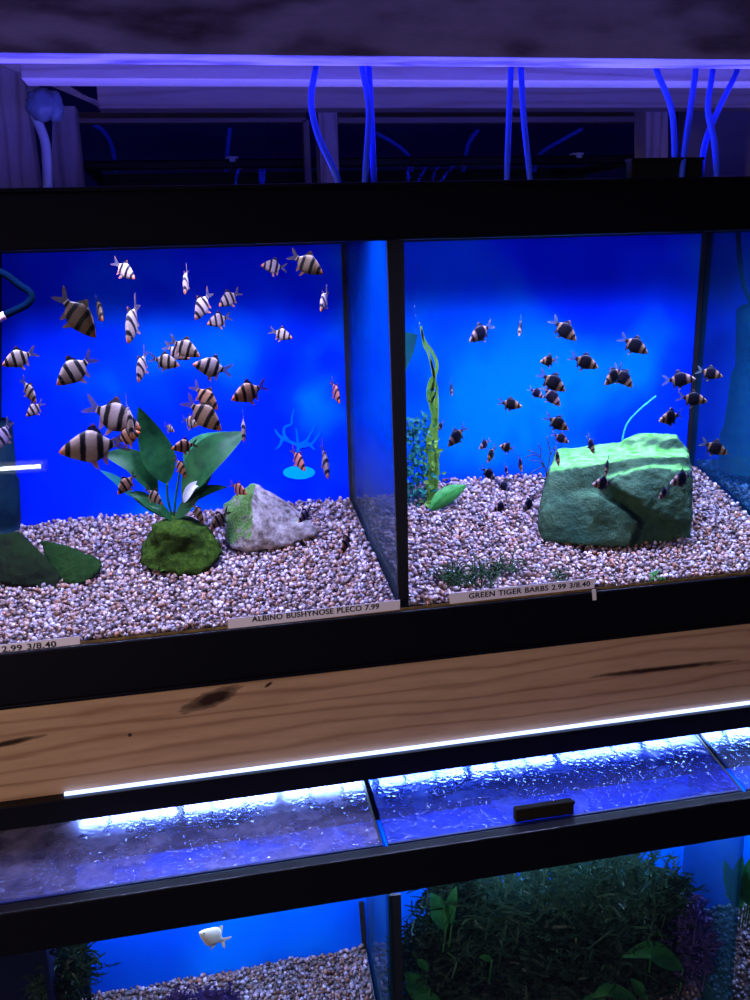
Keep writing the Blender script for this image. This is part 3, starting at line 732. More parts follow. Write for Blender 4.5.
# ------------------------------------------------------------------ upper end: hoses, fitting, hinge
YH = .022
ztop = zbeam+.10
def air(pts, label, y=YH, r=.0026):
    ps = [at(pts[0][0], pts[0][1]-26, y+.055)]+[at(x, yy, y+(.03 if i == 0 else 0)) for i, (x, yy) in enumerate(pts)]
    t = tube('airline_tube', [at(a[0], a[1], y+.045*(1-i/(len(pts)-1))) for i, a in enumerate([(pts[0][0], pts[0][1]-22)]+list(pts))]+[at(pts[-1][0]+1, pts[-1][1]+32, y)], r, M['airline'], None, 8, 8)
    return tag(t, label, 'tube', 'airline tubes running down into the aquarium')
air([(316, 66), (311, 100), (318, 135), (338, 181)], 'single bent blue-lit airline tube, hanging over the far dark post')
air([(362, 66), (369, 110), (365, 181)], 'blue-lit airline tube bowed towards its close neighbour in the touching pair')
air([(369, 66), (371, 110), (374, 181)], 'straight blue-lit airline tube of the touching pair', YH+.008)
air([(511, 66), (509, 120), (507, 180)], 'blue-lit airline tube near the middle, hanging plumb')
air([(521, 66), (524, 120), (530, 180)], 'blue-lit airline tube near the middle, slanting away from its plumb neighbour')
air([(656, 68), (672, 112), (675, 175)], 'blue-lit airline tube slanting down to behind the black hinge', YH+.004)
air([(696, 68), (690, 112), (682, 175)], 'blue-lit airline tube between the hinge-side tube and the crossing pair', YH)
air([(713, 68), (708, 108), (714, 140), (717, 178)], 'blue-lit airline tube of the crossing pair, curving below the crossing', YH)
air([(738, 68), (722, 102), (706, 140), (701, 178)], 'blue-lit airline tube of the crossing pair, slanting straight across', YH+.008)
hin = bpy.data.objects.new('hinge', None); hin.location = at(667, 180, .01)-off(tank); link(hin, tank)
c0, c1 = at(632, 178, .0), at(703, 176, .0)
box('block', c0.x, c1.x, .001, .012, zt1, at(667, 160, .001).z, M['hinge'], hin, .001)
box('cap', c0.x-.001, c1.x+.001, .0, .013, at(667, 160.5, .0).z, at(667, 157.5, .0).z, M['hinge'], hin, .0005)
# white hose with its fitting by the posts
YW = .245
tag(tube('white_hose', [at(34, 84, YW), at(31, 104, YW), at(38, 122, YW), at(45, 142, YW), at(47, 165, YW), at(48, 200, YW)], .0047, M['white_hose'], None, 10), 'white hose hanging between the two rack posts below the fitting', 'hose')
fit = thing('hose_fitting', 'lumpy blue-grey hose fitting between the two rack posts', 'fitting', at(45, 118, YW-.012))
def ball(name, px, py, y, rx, rz, mat, par):
    bm = bmesh.new(); c = at(px, py, y)
    bmesh.ops.create_icosphere(bm, subdivisions=3, radius=1)
    for v in bm.verts:
        d = 1+.22*mnoise.noise(v.co*2.2+Vector((px, 0, 0)))+.10*mnoise.noise(v.co*6+Vector((px, 3, 0)))
        v.co = c+Vector((v.co.x*rx*d, v.co.y*rx*.8*d, v.co.z*rz*d))
    return bm_obj(name, bm, mat, par, True)
ball('body', 42, 105, YW-.012, .015, .0155, M['fitting'], fit)
ball('cap', 54, 106, YW-.012, .0085, .0145, M['fitting'], fit)
ball('nut', 36, 96, YW-.014, .008, .006, M['fitting'], fit)
M['navy'] = simple('dark_navy_panel', (.004, .007, .035), .6, None, .1)
# things seen between the beams behind the aquarium
wb = box('wall_back', -1.2, 2.2, 1.6, 1.65, 0, 2.9, M['room_wall']); tag(wb, kind='structure')
ps = [at(690, 104, .50), at(860, 104, .50)]
tag(box('trim_1', ps[0].x, ps[1].x, .50, .53, CZ-.3, CZ+.35, M['pale_wall']), kind='structure')
YR = .50
rt = thing('aquarium', 'dark unlit aquarium with black rim behind the rack rails', 'aquarium', (at(375, 200, YR).x, YR+.1, CZ-.32))
xa, xb = at(82, 160, YR).x, at(648, 160, YR).x
za, zb_ = at(375, 157.5, YR).z, at(375, 166.5, YR).z
ring('top_frame', xa, xb, YR, YR+.22, zb_, za, .012, M['black'], rt)
box('front_pane', xa+.004, xb-.004, YR+.002, YR+.006, CZ-.32, zb_, M['glass'], rt)
box('back_panel', xa+.004, xb-.004, YR+.20, YR+.204, CZ-.32, zb_, M['dark_water'], rt)
box('bottom_frame', xa, xb, YR, YR+.22, CZ-.345, CZ-.32, M['black'], rt)
rk = thing('wooden_rack', 'shadowed pine frame standing over the dark aquarium behind', 'rack', (at(375, 200, .62).x, .62, CZ-.3))
for x0, x1, y0 in ((303, 309, 120), (655, 662, 108)):
    a, b_ = at(x0, y0, .47), at(x1, y0, .47)
    box('post', a.x, b_.x, .47, .485, CZ-.3, a.z, M['post'], rk)
for (x0, x1, ya, yb2, yy) in ((70, 306, 118, 122.5, .47), (338, 660, 117, 122.5, .47), (70, 306, 112, 118, .55), (338, 660, 108, 117, .55)):
    a, b_ = at(x0, ya, yy), at(x1, yb2, yy)
    zc, zd = at((x0+x1)/2, ya, yy).z, at((x0+x1)/2, yb2, yy).z
    box('rail', a.x, b_.x, yy, yy+.018, zd, zc, M['rail'], rk)
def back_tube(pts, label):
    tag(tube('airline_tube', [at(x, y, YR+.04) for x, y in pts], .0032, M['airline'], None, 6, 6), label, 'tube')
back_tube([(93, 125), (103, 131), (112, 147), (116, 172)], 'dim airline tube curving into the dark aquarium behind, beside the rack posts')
back_tube([(230, 128), (228, 145), (226, 172)], 'dim upright airline tube above the dark aquarium behind, near the small light spot')
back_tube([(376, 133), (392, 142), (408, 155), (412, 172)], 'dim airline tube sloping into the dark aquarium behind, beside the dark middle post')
back_tube([(478, 130), (468, 145), (463, 172)], 'dim upright airline tube behind the plumb blue-lit tube')
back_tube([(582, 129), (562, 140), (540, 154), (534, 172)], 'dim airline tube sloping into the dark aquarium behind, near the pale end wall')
lit = simple('pale_light_spot', (.75, .85, .95), .4)  # pale blocks standing in for bright points of light
for (x, y, lab) in ((232, 155.5, 'small bright light spot on the dark rear aquarium rim, nearer the rack posts'), (577.5, 155, 'small bright light spot on the dark rear aquarium rim, nearer the pale end wall')):
    p = at(x, y+2, YR); t = thing('rim_light_spot', lab, 'clip', p)
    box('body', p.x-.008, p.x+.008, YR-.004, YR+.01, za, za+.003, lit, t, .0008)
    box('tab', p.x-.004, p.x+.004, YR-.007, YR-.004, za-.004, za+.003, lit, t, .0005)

# ------------------------------------------------------------------ lower aquarium
YL, DB = -.09, .012
zr1, zr0 = at(375, 856, YL-.008).z, at(375, 897, YL-.008).z
zlid = CZ-.4925; zlidb = zbar0-.0035
XLD, XLR = .1402, .480
zlow = CZ-.83
low = thing('aquarium', 'lower black-framed aquarium with wet glass lids under the light bar', 'aquarium', (.3, -.04, zlow))
ring('top_frame', -.30, 1.0, YL-.004, DB+.006, zr0, zlid-.004, .008, M['black'], low)
box('front_rim', -.30, 1.0, YL-.008, YL+.004, zr0, zr1, M['black'], low, .0016)
box('front_pane', -.295, .99, YL, YL+.004, zlow+.02, zr0+.002, M['glass'], low)
box('back_panel', -.295, .99, DB, DB+.004, zlow+.02, zlid-.006, M['back_low'], low)
box('bottom_frame', -.30, 1.0, YL-.004, DB+.006, zlow, zlow+.03, M['black'], low)
ld = box('divider', XLD-.002, XLD+.002, YL+.004, DB-.003, zlow+.03, zlid-.008, M['divider_c'], low)
prism('edging', [at(388.5, 896, YL+.006), at(401, 895, YL+.006), at(404, 1040, YL+.006), at(391, 1040, YL+.006)],
      [at(388.5, 896, YL+.006)+Vector((0, .003, 0)), at(401, 895, YL+.006)+Vector((0, .003, 0)), at(404, 1040, YL+.006)+Vector((0, .003, 0)), at(391, 1040, YL+.006)+Vector((0, .003, 0))], M['black_dull'], ld)
prism('edging', [at(359, 903, DB-.004), at(364, 902, DB-.004), at(374, 1040, DB-.004), at(369, 1040, DB-.004)],
      [v+Vector((0, .002, 0)) for v in (at(359, 903, DB-.004), at(364, 902, DB-.004), at(374, 1040, DB-.004), at(369, 1040, DB-.004))], M['black_dull'], ld)
box('divider', XLR-.002, XLR+.002, YL+.004, DB-.003, zlow+.03, zlid-.008, M['divider_c'], low)
mesh_obj('water_surface', [(-.29, YL+.005, zr0+.012), (.985, YL+.005, zr0+.012), (.985, DB-.001, zr0+.012), (-.29, DB-.001, zr0+.012)], [(0, 1, 2, 3)], M['water'], low)
xk = at(48, 970, YL).x
box('divider', xk-.004, xk, YL+.004, DB-.003, zlow+.03, zlid-.008, M['navy'], low)
box('dark_panel', -.294, at(84, 940, DB-.005).x, DB-.006, DB-.0005, zlow+.03, zlid-.010, M['navy'], low)  # dark sheet laid over the back panel at this end
# wet lid glass
def lid_mat(name, tint, haze_lo, haze_hi, haze_col, seed):
    m, nt, out = mat_new(name); g = N(nt); p = g.pos()
    big = g.noise(g.scalev(p, (26, 40, 26), (seed, 0, 0)), 1.0, 5, .6)
    drops = g.new('ShaderNodeTexVoronoi'); drops.inputs['Scale'].default_value = 210; nt.links.new(p, drops.inputs['Vector'])
    fine = g.noise(p, 240, 3, .6)
    h = g.math('ADD', g.math('MULTIPLY', fine, .6), g.math('MULTIPLY', g.math('MINIMUM', drops.outputs['Distance'], .5), .9))
    nrm = g.bump(h, .55, .0020)
    tr = g.new('ShaderNodeBsdfTransparent'); tr.inputs[0].default_value = (*tint, 1)
    gl = g.new('ShaderNodeBsdfGlossy'); gl.inputs['Roughness'].default_value = .07; g.set(gl, 'Normal', nrm)
    a = g.new('ShaderNodeMixShader'); g.set(a, 0, g.math('MULTIPLY', g.schlick(1.5, nrm), 1.6, True))
    nt.links.new(tr.outputs[0], a.inputs[1]); nt.links.new(gl.outputs[0], a.inputs[2])
    g2 = g.new('ShaderNodeBsdfGlossy'); g2.inputs['Roughness'].default_value = .34; g2.inputs['Color'].default_value = (.25, .35, 1, 1); g.set(g2, 'Normal', nrm)
    a2 = g.new('ShaderNodeMixShader'); g.set(a2, 0, g.ramp(big, [(.35, (.04,)*3), (.65, (.16,)*3)]))
    nt.links.new(a.outputs[0], a2.inputs[1]); nt.links.new(g2.outputs[0], a2.inputs[2]); a = a2
    d = g.new('ShaderNodeBsdfDiffuse'); g.set(d, 0, g.ramp(g.noise(p, 90, 4, .7), [(.3, tuple(c*.45 for c in haze_col)), (.7, haze_col)]))
    b_ = g.new('ShaderNodeMixShader'); g.set(b_, 0, g.ramp(big, [(.36, (haze_lo,)*3), (.62, (haze_hi,)*3)]))
    nt.links.new(a.outputs[0], b_.inputs[1]); nt.links.new(d.outputs[0], b_.inputs[2])
    nt.links.new(b_.outputs[0], out.inputs[0]); return m
LIDM = [lid_mat('wet_lid_glass', (.55, .6, .9), .12, .60, (.26, .23, .38), 0.0), lid_mat('wet_lid_glass_blue', (.30, .38, .85), .15, .55, (.02, .06, .55), 4.0), lid_mat('wet_lid_glass_clear', (.55, .7, .9), .08, .3, (.15, .22, .5), 9.0)]
M['edge'] = simple('blue_glass_edge', (.004, .012, .12), .5)
LID = []
for i, (x0, x1, lab) in enumerate(((-.285, XLD-.0025, 'misted glass lid over the lower section with the pale fish'), (XLD+.0025, XLR-.0025, 'wet blue glass lid with a black handle, over the dense dark plants'), (XLR+.0025, .98, 'clear glass lid at the picture edge past the black-handled lid'))):
    t = thing('glass_lid', lab, 'lid', ((x0+x1)/2, -.04, zlid-.003), 'glass lids of the lower aquarium')
    LID.append(t)
    prism('pane', [(x0, YL+.008, zlid-.003), (x1, YL+.008, zlid-.003), (x1, YL+.008, zlid), (x0, YL+.008, zlid)], [(x0, DB-.002, zlidb-.003), (x1, DB-.002, zlidb-.003), (x1, DB-.002, zlidb), (x0, DB-.002, zlidb)], LIDM[i], t)
    box('edge', x0, x1, YL+.0055, YL+.008, zlid-.008, zlid+.0004, M['edge'], t)
    prism('joint', [(x1-.002, YL+.008, zlid), (x1, YL+.008, zlid), (x1, YL+.008, zlid+.0006), (x1-.002, YL+.008, zlid+.0006)], [(x1-.002, DB-.002, zlidb), (x1, DB-.002, zlidb), (x1, DB-.002, zlidb+.0006), (x1-.002, DB-.002, zlidb+.0006)], M['black_dull'], t)
hd = [at(515, 834, YL+.010), at(573, 828, YL+.010)]
hn = bpy.data.objects.new('handle', None); hn.location = Vector(((hd[0].x+hd[1].x)/2, YL+.013, zlid))-off(LID[1]); link(hn, LID[1]); hn['label'] = 'black handle block'
box('block', hd[0].x, hd[1].x, YL+.0085, YL+.016, zlid, zlid+.0125, M['hinge'], hn, .0012)
box('grip', hd[0].x-.0005, hd[1].x+.0005, YL+.0075, YL+.0105, zlid+.0105, zlid+.0135, M['hinge'], hn, .0006)
# gravel of the lower aquarium
g0 = at(100, 986, DB); g1 = at(358, 946, DB)
zlb = .5*(g0.z+g1.z)
def zlo(x, y): return zlb-.055*(1-(y-YL)/(DB-YL))+wavy(x+7, y, .005)+.010*(x-.0)
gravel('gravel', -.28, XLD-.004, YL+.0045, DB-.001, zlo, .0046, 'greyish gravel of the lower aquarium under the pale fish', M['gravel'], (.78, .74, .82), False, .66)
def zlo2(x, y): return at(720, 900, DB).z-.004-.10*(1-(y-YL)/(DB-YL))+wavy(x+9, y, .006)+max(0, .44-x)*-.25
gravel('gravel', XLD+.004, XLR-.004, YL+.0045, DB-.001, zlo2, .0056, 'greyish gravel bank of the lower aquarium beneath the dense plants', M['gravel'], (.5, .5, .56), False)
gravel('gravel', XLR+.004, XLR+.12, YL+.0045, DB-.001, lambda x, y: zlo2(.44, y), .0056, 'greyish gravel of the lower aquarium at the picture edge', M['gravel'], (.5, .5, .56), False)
# plants of the lower aquarium
def bush(name, spots, n, L, mat, label, frond=True, w=.0011, yr=(YL+.012, DB-.012), seed=1):
    """fine-leaved plant: stems from the gravel, whorls of thin curling leaflets"""
    rd = random.Random(seed)
    lo = at(sum(s[0] for s in spots)/len(spots), max(s[1]+s[3] for s in spots), (yr[0]+yr[1])/2)
    t = thing(name, label, 'plant', lo)
    V, Fc = [], []; parts = []
    for k in range(n):
        cx, cy, rx, ry = rd.choice(spots)
        a = rd.uniform(0, 2*PI); r = math.sqrt(rd.random()); y = rd.uniform(*yr)
        p = at(cx+rx*r*math.cos(a), cy+ry*r*math.sin(a), y); l = rd.uniform(*L)*PX
        d = Vector((rd.gauss(0, 1), rd.gauss(0, .5), rd.gauss(.5, .7))).normalized()
        q = [p, p+d*l*.5+Vector((rd.gauss(0, .15), 0, rd.gauss(.1, .15)))*l, p+d*l+Vector((rd.gauss(0, .3), rd.gauss(0, .1), rd.gauss(-.1, .3)))*l]
        strip_geo(V, Fc, q, w*rd.uniform(.7, 1.5), 3, Vector((rd.uniform(-.7, .7), -1, rd.uniform(-.4, .6))))
        if frond and k % 3 == 0:
            pth = catmull(q, 5)
            for i, c in enumerate(pth[1:]):
                for s in (-1, 1):
                    e = Vector((rd.gauss(0, .4)+s*.8, rd.gauss(0, .3), rd.gauss(.4, .4))).normalized()*l*.22
                    strip_geo(V, Fc, [c, c+e], w*.7, 2, Vector((rd.uniform(-.6, .6), -1, rd.uniform(-.3, .3))))
    for (cx, cy, rx, ry) in spots:
        for j in range(3):
            x = cx+rd.uniform(-.6, .6)*rx; y = rd.uniform(*yr)
            VS, FS = [], []; tube_geo(VS, FS, [at(x+rd.uniform(-10, 10), cy+ry+14, y), at(x, cy+ry*.2, y), at(x+rd.uniform(-8, 8), cy-ry*.7, y)], .001, 5, 5)
            parts.append((VS, 'stem', FS))
    for (lst, nm, F2) in parts+[(V, 'foliage', Fc)]:
        for i, v in enumerate(lst):                      # keep inside the panes
            lst[i] = Vector((v.x, min(max(v.y, YL+.006), DB-.003), min(v.z, zr0+.011)))
        mesh_obj(nm, lst, F2, mat, t, False)
    return t
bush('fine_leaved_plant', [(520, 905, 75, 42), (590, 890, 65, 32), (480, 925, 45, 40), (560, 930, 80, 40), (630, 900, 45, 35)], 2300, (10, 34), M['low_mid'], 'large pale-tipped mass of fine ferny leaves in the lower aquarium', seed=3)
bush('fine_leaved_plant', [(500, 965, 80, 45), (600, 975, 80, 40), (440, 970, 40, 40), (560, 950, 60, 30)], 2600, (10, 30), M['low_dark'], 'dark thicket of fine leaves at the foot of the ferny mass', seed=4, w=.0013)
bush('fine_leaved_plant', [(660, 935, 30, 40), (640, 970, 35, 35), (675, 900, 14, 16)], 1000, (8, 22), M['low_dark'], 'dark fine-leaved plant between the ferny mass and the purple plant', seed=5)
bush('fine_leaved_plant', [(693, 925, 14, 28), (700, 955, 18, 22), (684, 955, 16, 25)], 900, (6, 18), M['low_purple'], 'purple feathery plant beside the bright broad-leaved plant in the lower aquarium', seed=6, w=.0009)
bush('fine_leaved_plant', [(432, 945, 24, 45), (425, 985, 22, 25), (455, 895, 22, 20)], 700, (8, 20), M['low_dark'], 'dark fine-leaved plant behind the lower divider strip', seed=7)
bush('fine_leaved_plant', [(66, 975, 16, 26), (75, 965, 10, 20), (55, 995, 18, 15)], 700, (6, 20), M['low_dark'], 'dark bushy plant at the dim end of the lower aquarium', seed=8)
bush('fine_leaved_plant', [(205, 1000, 10, 8), (228, 1002, 9, 8), (180, 1004, 8, 8)], 260, (5, 12), M['low_purple'], 'small dark plant tops rising at the bottom below the pale fish', seed=9)
def broad(label, leaves, y):
    t = thing('broad_leaved_plant', label, 'plant', at(leaves[0][0][0][0], leaves[0][0][0][1]+20, y))
    for sp, w, nrm in leaves:
        leaf('leaf', P(sp, y), w*PX*.82, M['low_leaf'], t, nrm)
        tube('stem', P([(sp[0][0]-3, sp[0][1]+22), (sp[0][0]-1, sp[0][1]+8), sp[0]], y), .0008, M['low_leaf'], t, 5, 4)
broad('bright broad-leaved plant at the picture edge of the lower aquarium', [([(742, 905), (735, 893), (728, 878), (724, 860)], 24, (.2, -1, .4)), ([(748, 902), (750, 885), (752, 868), (758, 850)], 26, (-.2, -1, .4)), ([(745, 906), (738, 902), (732, 898), (724, 893)], 14, (.2, -1, .7)), ([(750, 906), (742, 886), (738, 872), (742, 855)], 22, (0, -1, .3))], YL+.03)
broad('pale green torn leaf standing out from the dark thicket', [([(683, 969), (664, 958), (648, 950), (622, 957)], 24, (-.2, -1, 1.0)), ([(652, 950), (650, 945), (648, 942), (645, 940)], 7, (0, -1, .3))], YL+.010)
broad('low round-leaved plant at the bottom edge among the dark thicket', [([(636, 999), (618, 992), (605, 990), (592, 998)], 16, (0, -1, .9)), ([(648, 1000), (640, 990), (636, 985), (630, 978)], 14, (0, -1, .6)), ([(612, 1010), (600, 1003), (590, 1000), (580, 1006)], 14, (0, -1, .9))], YL+.010)
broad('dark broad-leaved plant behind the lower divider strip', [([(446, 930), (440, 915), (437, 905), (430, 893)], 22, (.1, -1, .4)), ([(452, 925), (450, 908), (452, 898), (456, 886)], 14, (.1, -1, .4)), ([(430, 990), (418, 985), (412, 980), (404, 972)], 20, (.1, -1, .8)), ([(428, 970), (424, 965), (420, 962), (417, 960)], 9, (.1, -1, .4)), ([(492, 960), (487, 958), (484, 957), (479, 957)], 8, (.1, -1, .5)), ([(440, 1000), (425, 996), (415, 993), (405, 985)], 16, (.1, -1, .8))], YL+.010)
# tube lamp of the aisle behind the viewer, mirrored faintly in the front pane
ta, tb = at(-75, 468.5, 2.2), at(41, 472.3, 2.2)
ta.y = tb.y = -2.2; zz = (ta.z+tb.z)/2
tl = thing('tube_lamp', 'white tube lamp seen only as a bright line mirrored in the front glass', 'lamp', ((ta.x+tb.x)/2, -2.2, zz))
tube('tube', [(ta.x, -2.2, zz), (tb.x, -2.2, zz)], .006, M['tube_glow'], tl, 12, 4)
box('stand', (ta.x+tb.x)/2-.02, (ta.x+tb.x)/2+.02, -2.233, -2.214, 0, zz-.02, simple('grey_lamp_stand', (.3, .3, .3), .5), tl)
box('housing', ta.x-.02, tb.x+.02, -2.235, -2.212, zz-.02, zz+.02, simple('white_lamp_housing', (.5, .5, .5), .5), tl, .002)
fl = box('floor', -2.5, 3.0, -3.2, 1.65, -.05, 0, simple('grey_floor', (.12, .12, .13), .6)); tag(fl, kind='structure')
# ------------------------------------------------------------------ fish
def band(stops):
    out = []
    for p, c in stops: out.append((p, c))
    return out
def fish_mat(name, stops, slant, belly, fin=False):
    m, nt, out = mat_new(name); g = N(nt); p = g.obj(); x = g.xyz(p)
    wob = g.math('MULTIPLY', g.math('SUBTRACT', g.noise(p, 9, 2), .5), .035)
    f = g.math('ADD', g.math('ADD', g.math('ADD', x[0], .5), g.math('MULTIPLY', x[2], slant)), wob, True)
    c = g.ramp(f, stops)
    sc = g.noise(g.scalev(p, (34, 34, 34)), 1.0, 2)
    c = g.mix(.5, c, g.ramp(sc, [(.3, (.7, .7, .7)), (.7, (1.25, 1.25, 1.25))]), 'MULTIPLY')
    oi = g.new('ShaderNodeObjectInfo')
    c = g.mix(1.0, c, oi.outputs['Color'], 'MULTIPLY')
    pr = g.principled(c, .5); pr.inputs['Specular IOR Level'].default_value = .12
    nt.links.new(pr.outputs[0], out.inputs[0]); return m
K = (.006, .005, .008); T = (.28, .20, .16); TB = (.34, .26, .22); O = (.55, .12, .04); R_ = (.55, .10, .07)
M['barb'] = fish_mat('striped_barb_skin', [(.0, T), (.235, T), (.25, K), (.29, K), (.305, TB), (.365, TB), (.385, K), (.455, K), (.475, T), (.61, TB), (.63, K), (.695, K), (.715, T), (.83, T), (.845, K), (.905, K), (.92, (.42, .24, .16)), (.975, O), (1.0, O)], .18, .1)
G1 = (.002, .003, .012); G2 = (.20, .13, .09); G3 = (.30, .19, .13)
M['gbarb'] = fish_mat('dark_barb_skin', [(.0, G2), (.24, G1), (.29, G1), (.31, G2), (.36, G3), (.38, G1), (.52, G1), (.60, G1), (.70, G1), (.735, G2), (.80, G3), (.84, G1), (.875, G1), (.90, G3), (1.0, (.52, .40, .34))], .12, .1)
def fin_mat(name, c1, c2, thr, axis=2, tr_=.15):
    m, nt, out = mat_new(name); g = N(nt); x = g.xyz(g.obj())
    oi = g.new('ShaderNodeObjectInfo')
    c = g.ramp(g.math('ADD', g.math('ABSOLUTE', x[axis]), 0.0), [(thr-.02, c1), (thr+.02, c2)])
    c = g.mix(1.0, c, oi.outputs['Color'], 'MULTIPLY')
    d = g.principled(c, .5); t = g.new('ShaderNodeBsdfTransparent'); mx = g.new('ShaderNodeMixShader'); mx.inputs[0].default_value = tr_
    nt.links.new(d.outputs[0], mx.inputs[1]); nt.links.new(t.outputs[0], mx.inputs[2]); nt.links.new(mx.outputs[0], out.inputs[0]); return m
M['dorsal'] = fin_mat('black_red_dorsal', K, R_, .318)
M['redfin'] = fin_mat('reddish_fin', (.30, .13, .09), (.40, .14, .09), .3, 2, .3)
M['tail'] = fin_mat('greyish_tail', (.07, .06, .08), (.16, .07, .06), .12, 2, .4)
M['gfin'] = fin_mat('dark_fin', (.02, .025, .05), (.35, .25, .2), .27)
M['gtail'] = fin_mat('pale_tail', (.12, .18, .26), (.2, .28, .36), .1, 2, .5)
M['eye'] = simple('fish_eye', (.01, .01, .01), .2)
PROF = [(.5, .004, -.004, .006), (.475, .026, -.024, .022), (.43, .062, -.052, .038), (.36, .102, -.090, .054), (.28, .138, -.122, .064), (.2, .172, -.156, .068), (.12, .202, -.182, .068),
        (.05, .212, -.192, .064), (-.02, .200, -.184, .056), (-.09, .162, -.155, .044), (-.15, .112, -.110, .032), (-.2, .070, -.072, .022), (-.24, .052, -.055, .016), (-.275, .056, -.058, .010)]
def fish_body(name, hs):
    V, Fc = [], []; seg = 14
    for x, t, b, w in PROF:
        t *= hs; b *= hs
        for k in range(seg):
            a = 2*PI*k/seg; c, s = math.cos(a), math.sin(a)
            z = (t+b)/2+(t-b)/2*s
            V.append((x, w*math.copysign(abs(c)**.85, c), z))
    n = len(PROF)
    for i in range(n-1):
        for k in range(seg): Fc.append((i*seg+k, i*seg+(k+1) % seg, (i+1)*seg+(k+1) % seg, (i+1)*seg+k))
    Fc.append(tuple(range(seg))[::-1]); Fc.append(tuple((n-1)*seg+k for k in range(seg)))
    me = bpy.data.meshes.new(name); me.from_pydata(V, [], Fc); me.polygons.foreach_set('use_smooth', [True]*len(Fc)); me.update(); return me
def flat(name, pts, th=.004, cup=0.0):
    """thin two-sided fin in the fish's side plane"""
    n = len(pts)
    V = [(x, th/2+cup*abs(z), z) for x, z in pts]+[(x, -th/2+cup*abs(z), z) for x, z in pts]
    Fc = [tuple(range(n)), tuple(range(2*n-1, n-1, -1))]+[(i, n+i, n+(i+1) % n, (i+1) % n) for i in range(n)]
    me = bpy.data.meshes.new(name); me.from_pydata(V, [], Fc); me.update(); return me
def fish_kit(skin, dor, fin, tail, hs):
    kit = []
    b = fish_body('body', hs); b.materials.append(skin); kit.append(('body', b))
    for nm, pts, mt, cup in (
        ('dorsal_fin', [(.09, .185), (.04, .235), (-.02, .275), (-.06, .27), (-.09, .215), (-.13, .16), (-.15, .105), (-.05, .15)], dor, 0),
        ('anal_fin', [(-.06, -.15), (-.10, -.235), (-.135, -.25), (-.15, -.18), (-.18, -.085), (-.12, -.10)], fin, 0),
        ('tail_fin', [(-.265, .056), (-.33, .095), (-.42, .145), (-.50, .165), (-.45, .085), (-.385, .025), (-.355, 0), (-.385, -.025), (-.45, -.085), (-.50, -.165), (-.42, -.145), (-.33, -.095), (-.265, -.058)], tail, 0)):
        me = flat(nm, [(x, z*hs) if nm != 'tail_fin' else (x, z) for x, z in pts], .004, cup); me.materials.append(mt); kit.append((nm, me))
    for s in (-1, 1):
        me = flat('pelvic_fin', [(.10, -.165*hs), (.05, -.255*hs), (.0, -.285*hs), (.0, -.20*hs), (.03, -.17*hs)], .004); 
        for v in me.vertices: v.co.y += s*(.02+.12*max(0, -v.co.z-.16*hs))
        me.materials.append(fin); kit.append(('pelvic_fin', me))
        e = bpy.data.meshes.new('eye'); bm = bmesh.new(); bmesh.ops.create_uvsphere(bm, u_segments=10, v_segments=8, radius=.021)
        for v in bm.verts: v.co = Vector((v.co.x+.385, v.co.y*.6+s*.044, v.co.z+.022))
        bm.to_mesh(e); bm.free(); e.materials.append(M['eye']); kit.append(('eye', e))
    return kit
KIT = {'t': fish_kit(M['barb'], M['dorsal'], M['redfin'], M['tail'], 1.2), 'g': fish_kit(M['gbarb'], M['gfin'], M['gfin'], M['gtail'], 1.12)}
NAME = {'t': 'tiger_barb', 'g': 'green_barb', 'p': 'pale_fish'}
GROUP = {'t': 'striped barbs in the first section', 'g': 'dark barbs in the second section'}
def place(kind, hx, hy, tx, ty, y, k, col, label, grp=None):
    """head and tail tip as the photograph shows them, k = how far the fish is seen from the side"""
    s = 1 if k > 0 else -1; k = abs(k)
    bed = (zl if kind == 't' else zr)
    low_py = max(hy, ty)+.22*math.hypot(hx-tx, hy-ty)*abs(hx-tx)/max(1, math.hypot(hx-tx, hy-ty))
    if kind != 'p':
        while y > .016:
            p = at((hx+tx)/2, low_py, y)
            if p.z > bed(p.x, y)+.006: break
            y -= .004
    H, Tt = at(hx, hy, y), at(tx, ty, y)
    vis = H-Tt; f = vis+Vector((0, -s*vis.length*math.sqrt(max(0, 1/k**2-1)), 0))
    L = f.length; c = (H+Tt)/2
    half = abs(f.y)/2+.010
    c.y = min(max(c.y, (.006 if kind != 'p' else YL+.008)+half), D-half-.004)
    c = CAM+(c-CAM)*1.0
    f.normalize(); up = Vector((0, 0, 1)); lat = up.cross(f)
    if lat.length < .05: lat = Vector((1, 0, 0))
    lat.normalize(); up = f.cross(lat)
    o = bpy.data.objects.new(NAME[kind], None); o.empty_display_size = .3
    o.matrix_world = Matrix(((f.x*L, lat.x*L, up.x*L, c.x), (f.y*L, lat.y*L, up.y*L, c.y), (f.z*L, lat.z*L, up.z*L, c.z), (0, 0, 0, 1)))
    COL.objects.link(o)
    tag(o, label, 'fish', grp or GROUP.get(kind))
    for nm, me in KIT[kind]:
        ch = bpy.data.objects.new(nm, me); ch.color = (*col, 1); COL.objects.link(ch); ch.parent = o
    return o
n_, pale, dark, dim, brown, red, grey, blue = (.82, .80, .80), (1.05, 1.0, 1.1), (.42, .36, .27), (.7, .65, .75), (.95, .62, .45), (1.3, .6, .55), (.72, .70, .80), (.8, .75, 1.3)
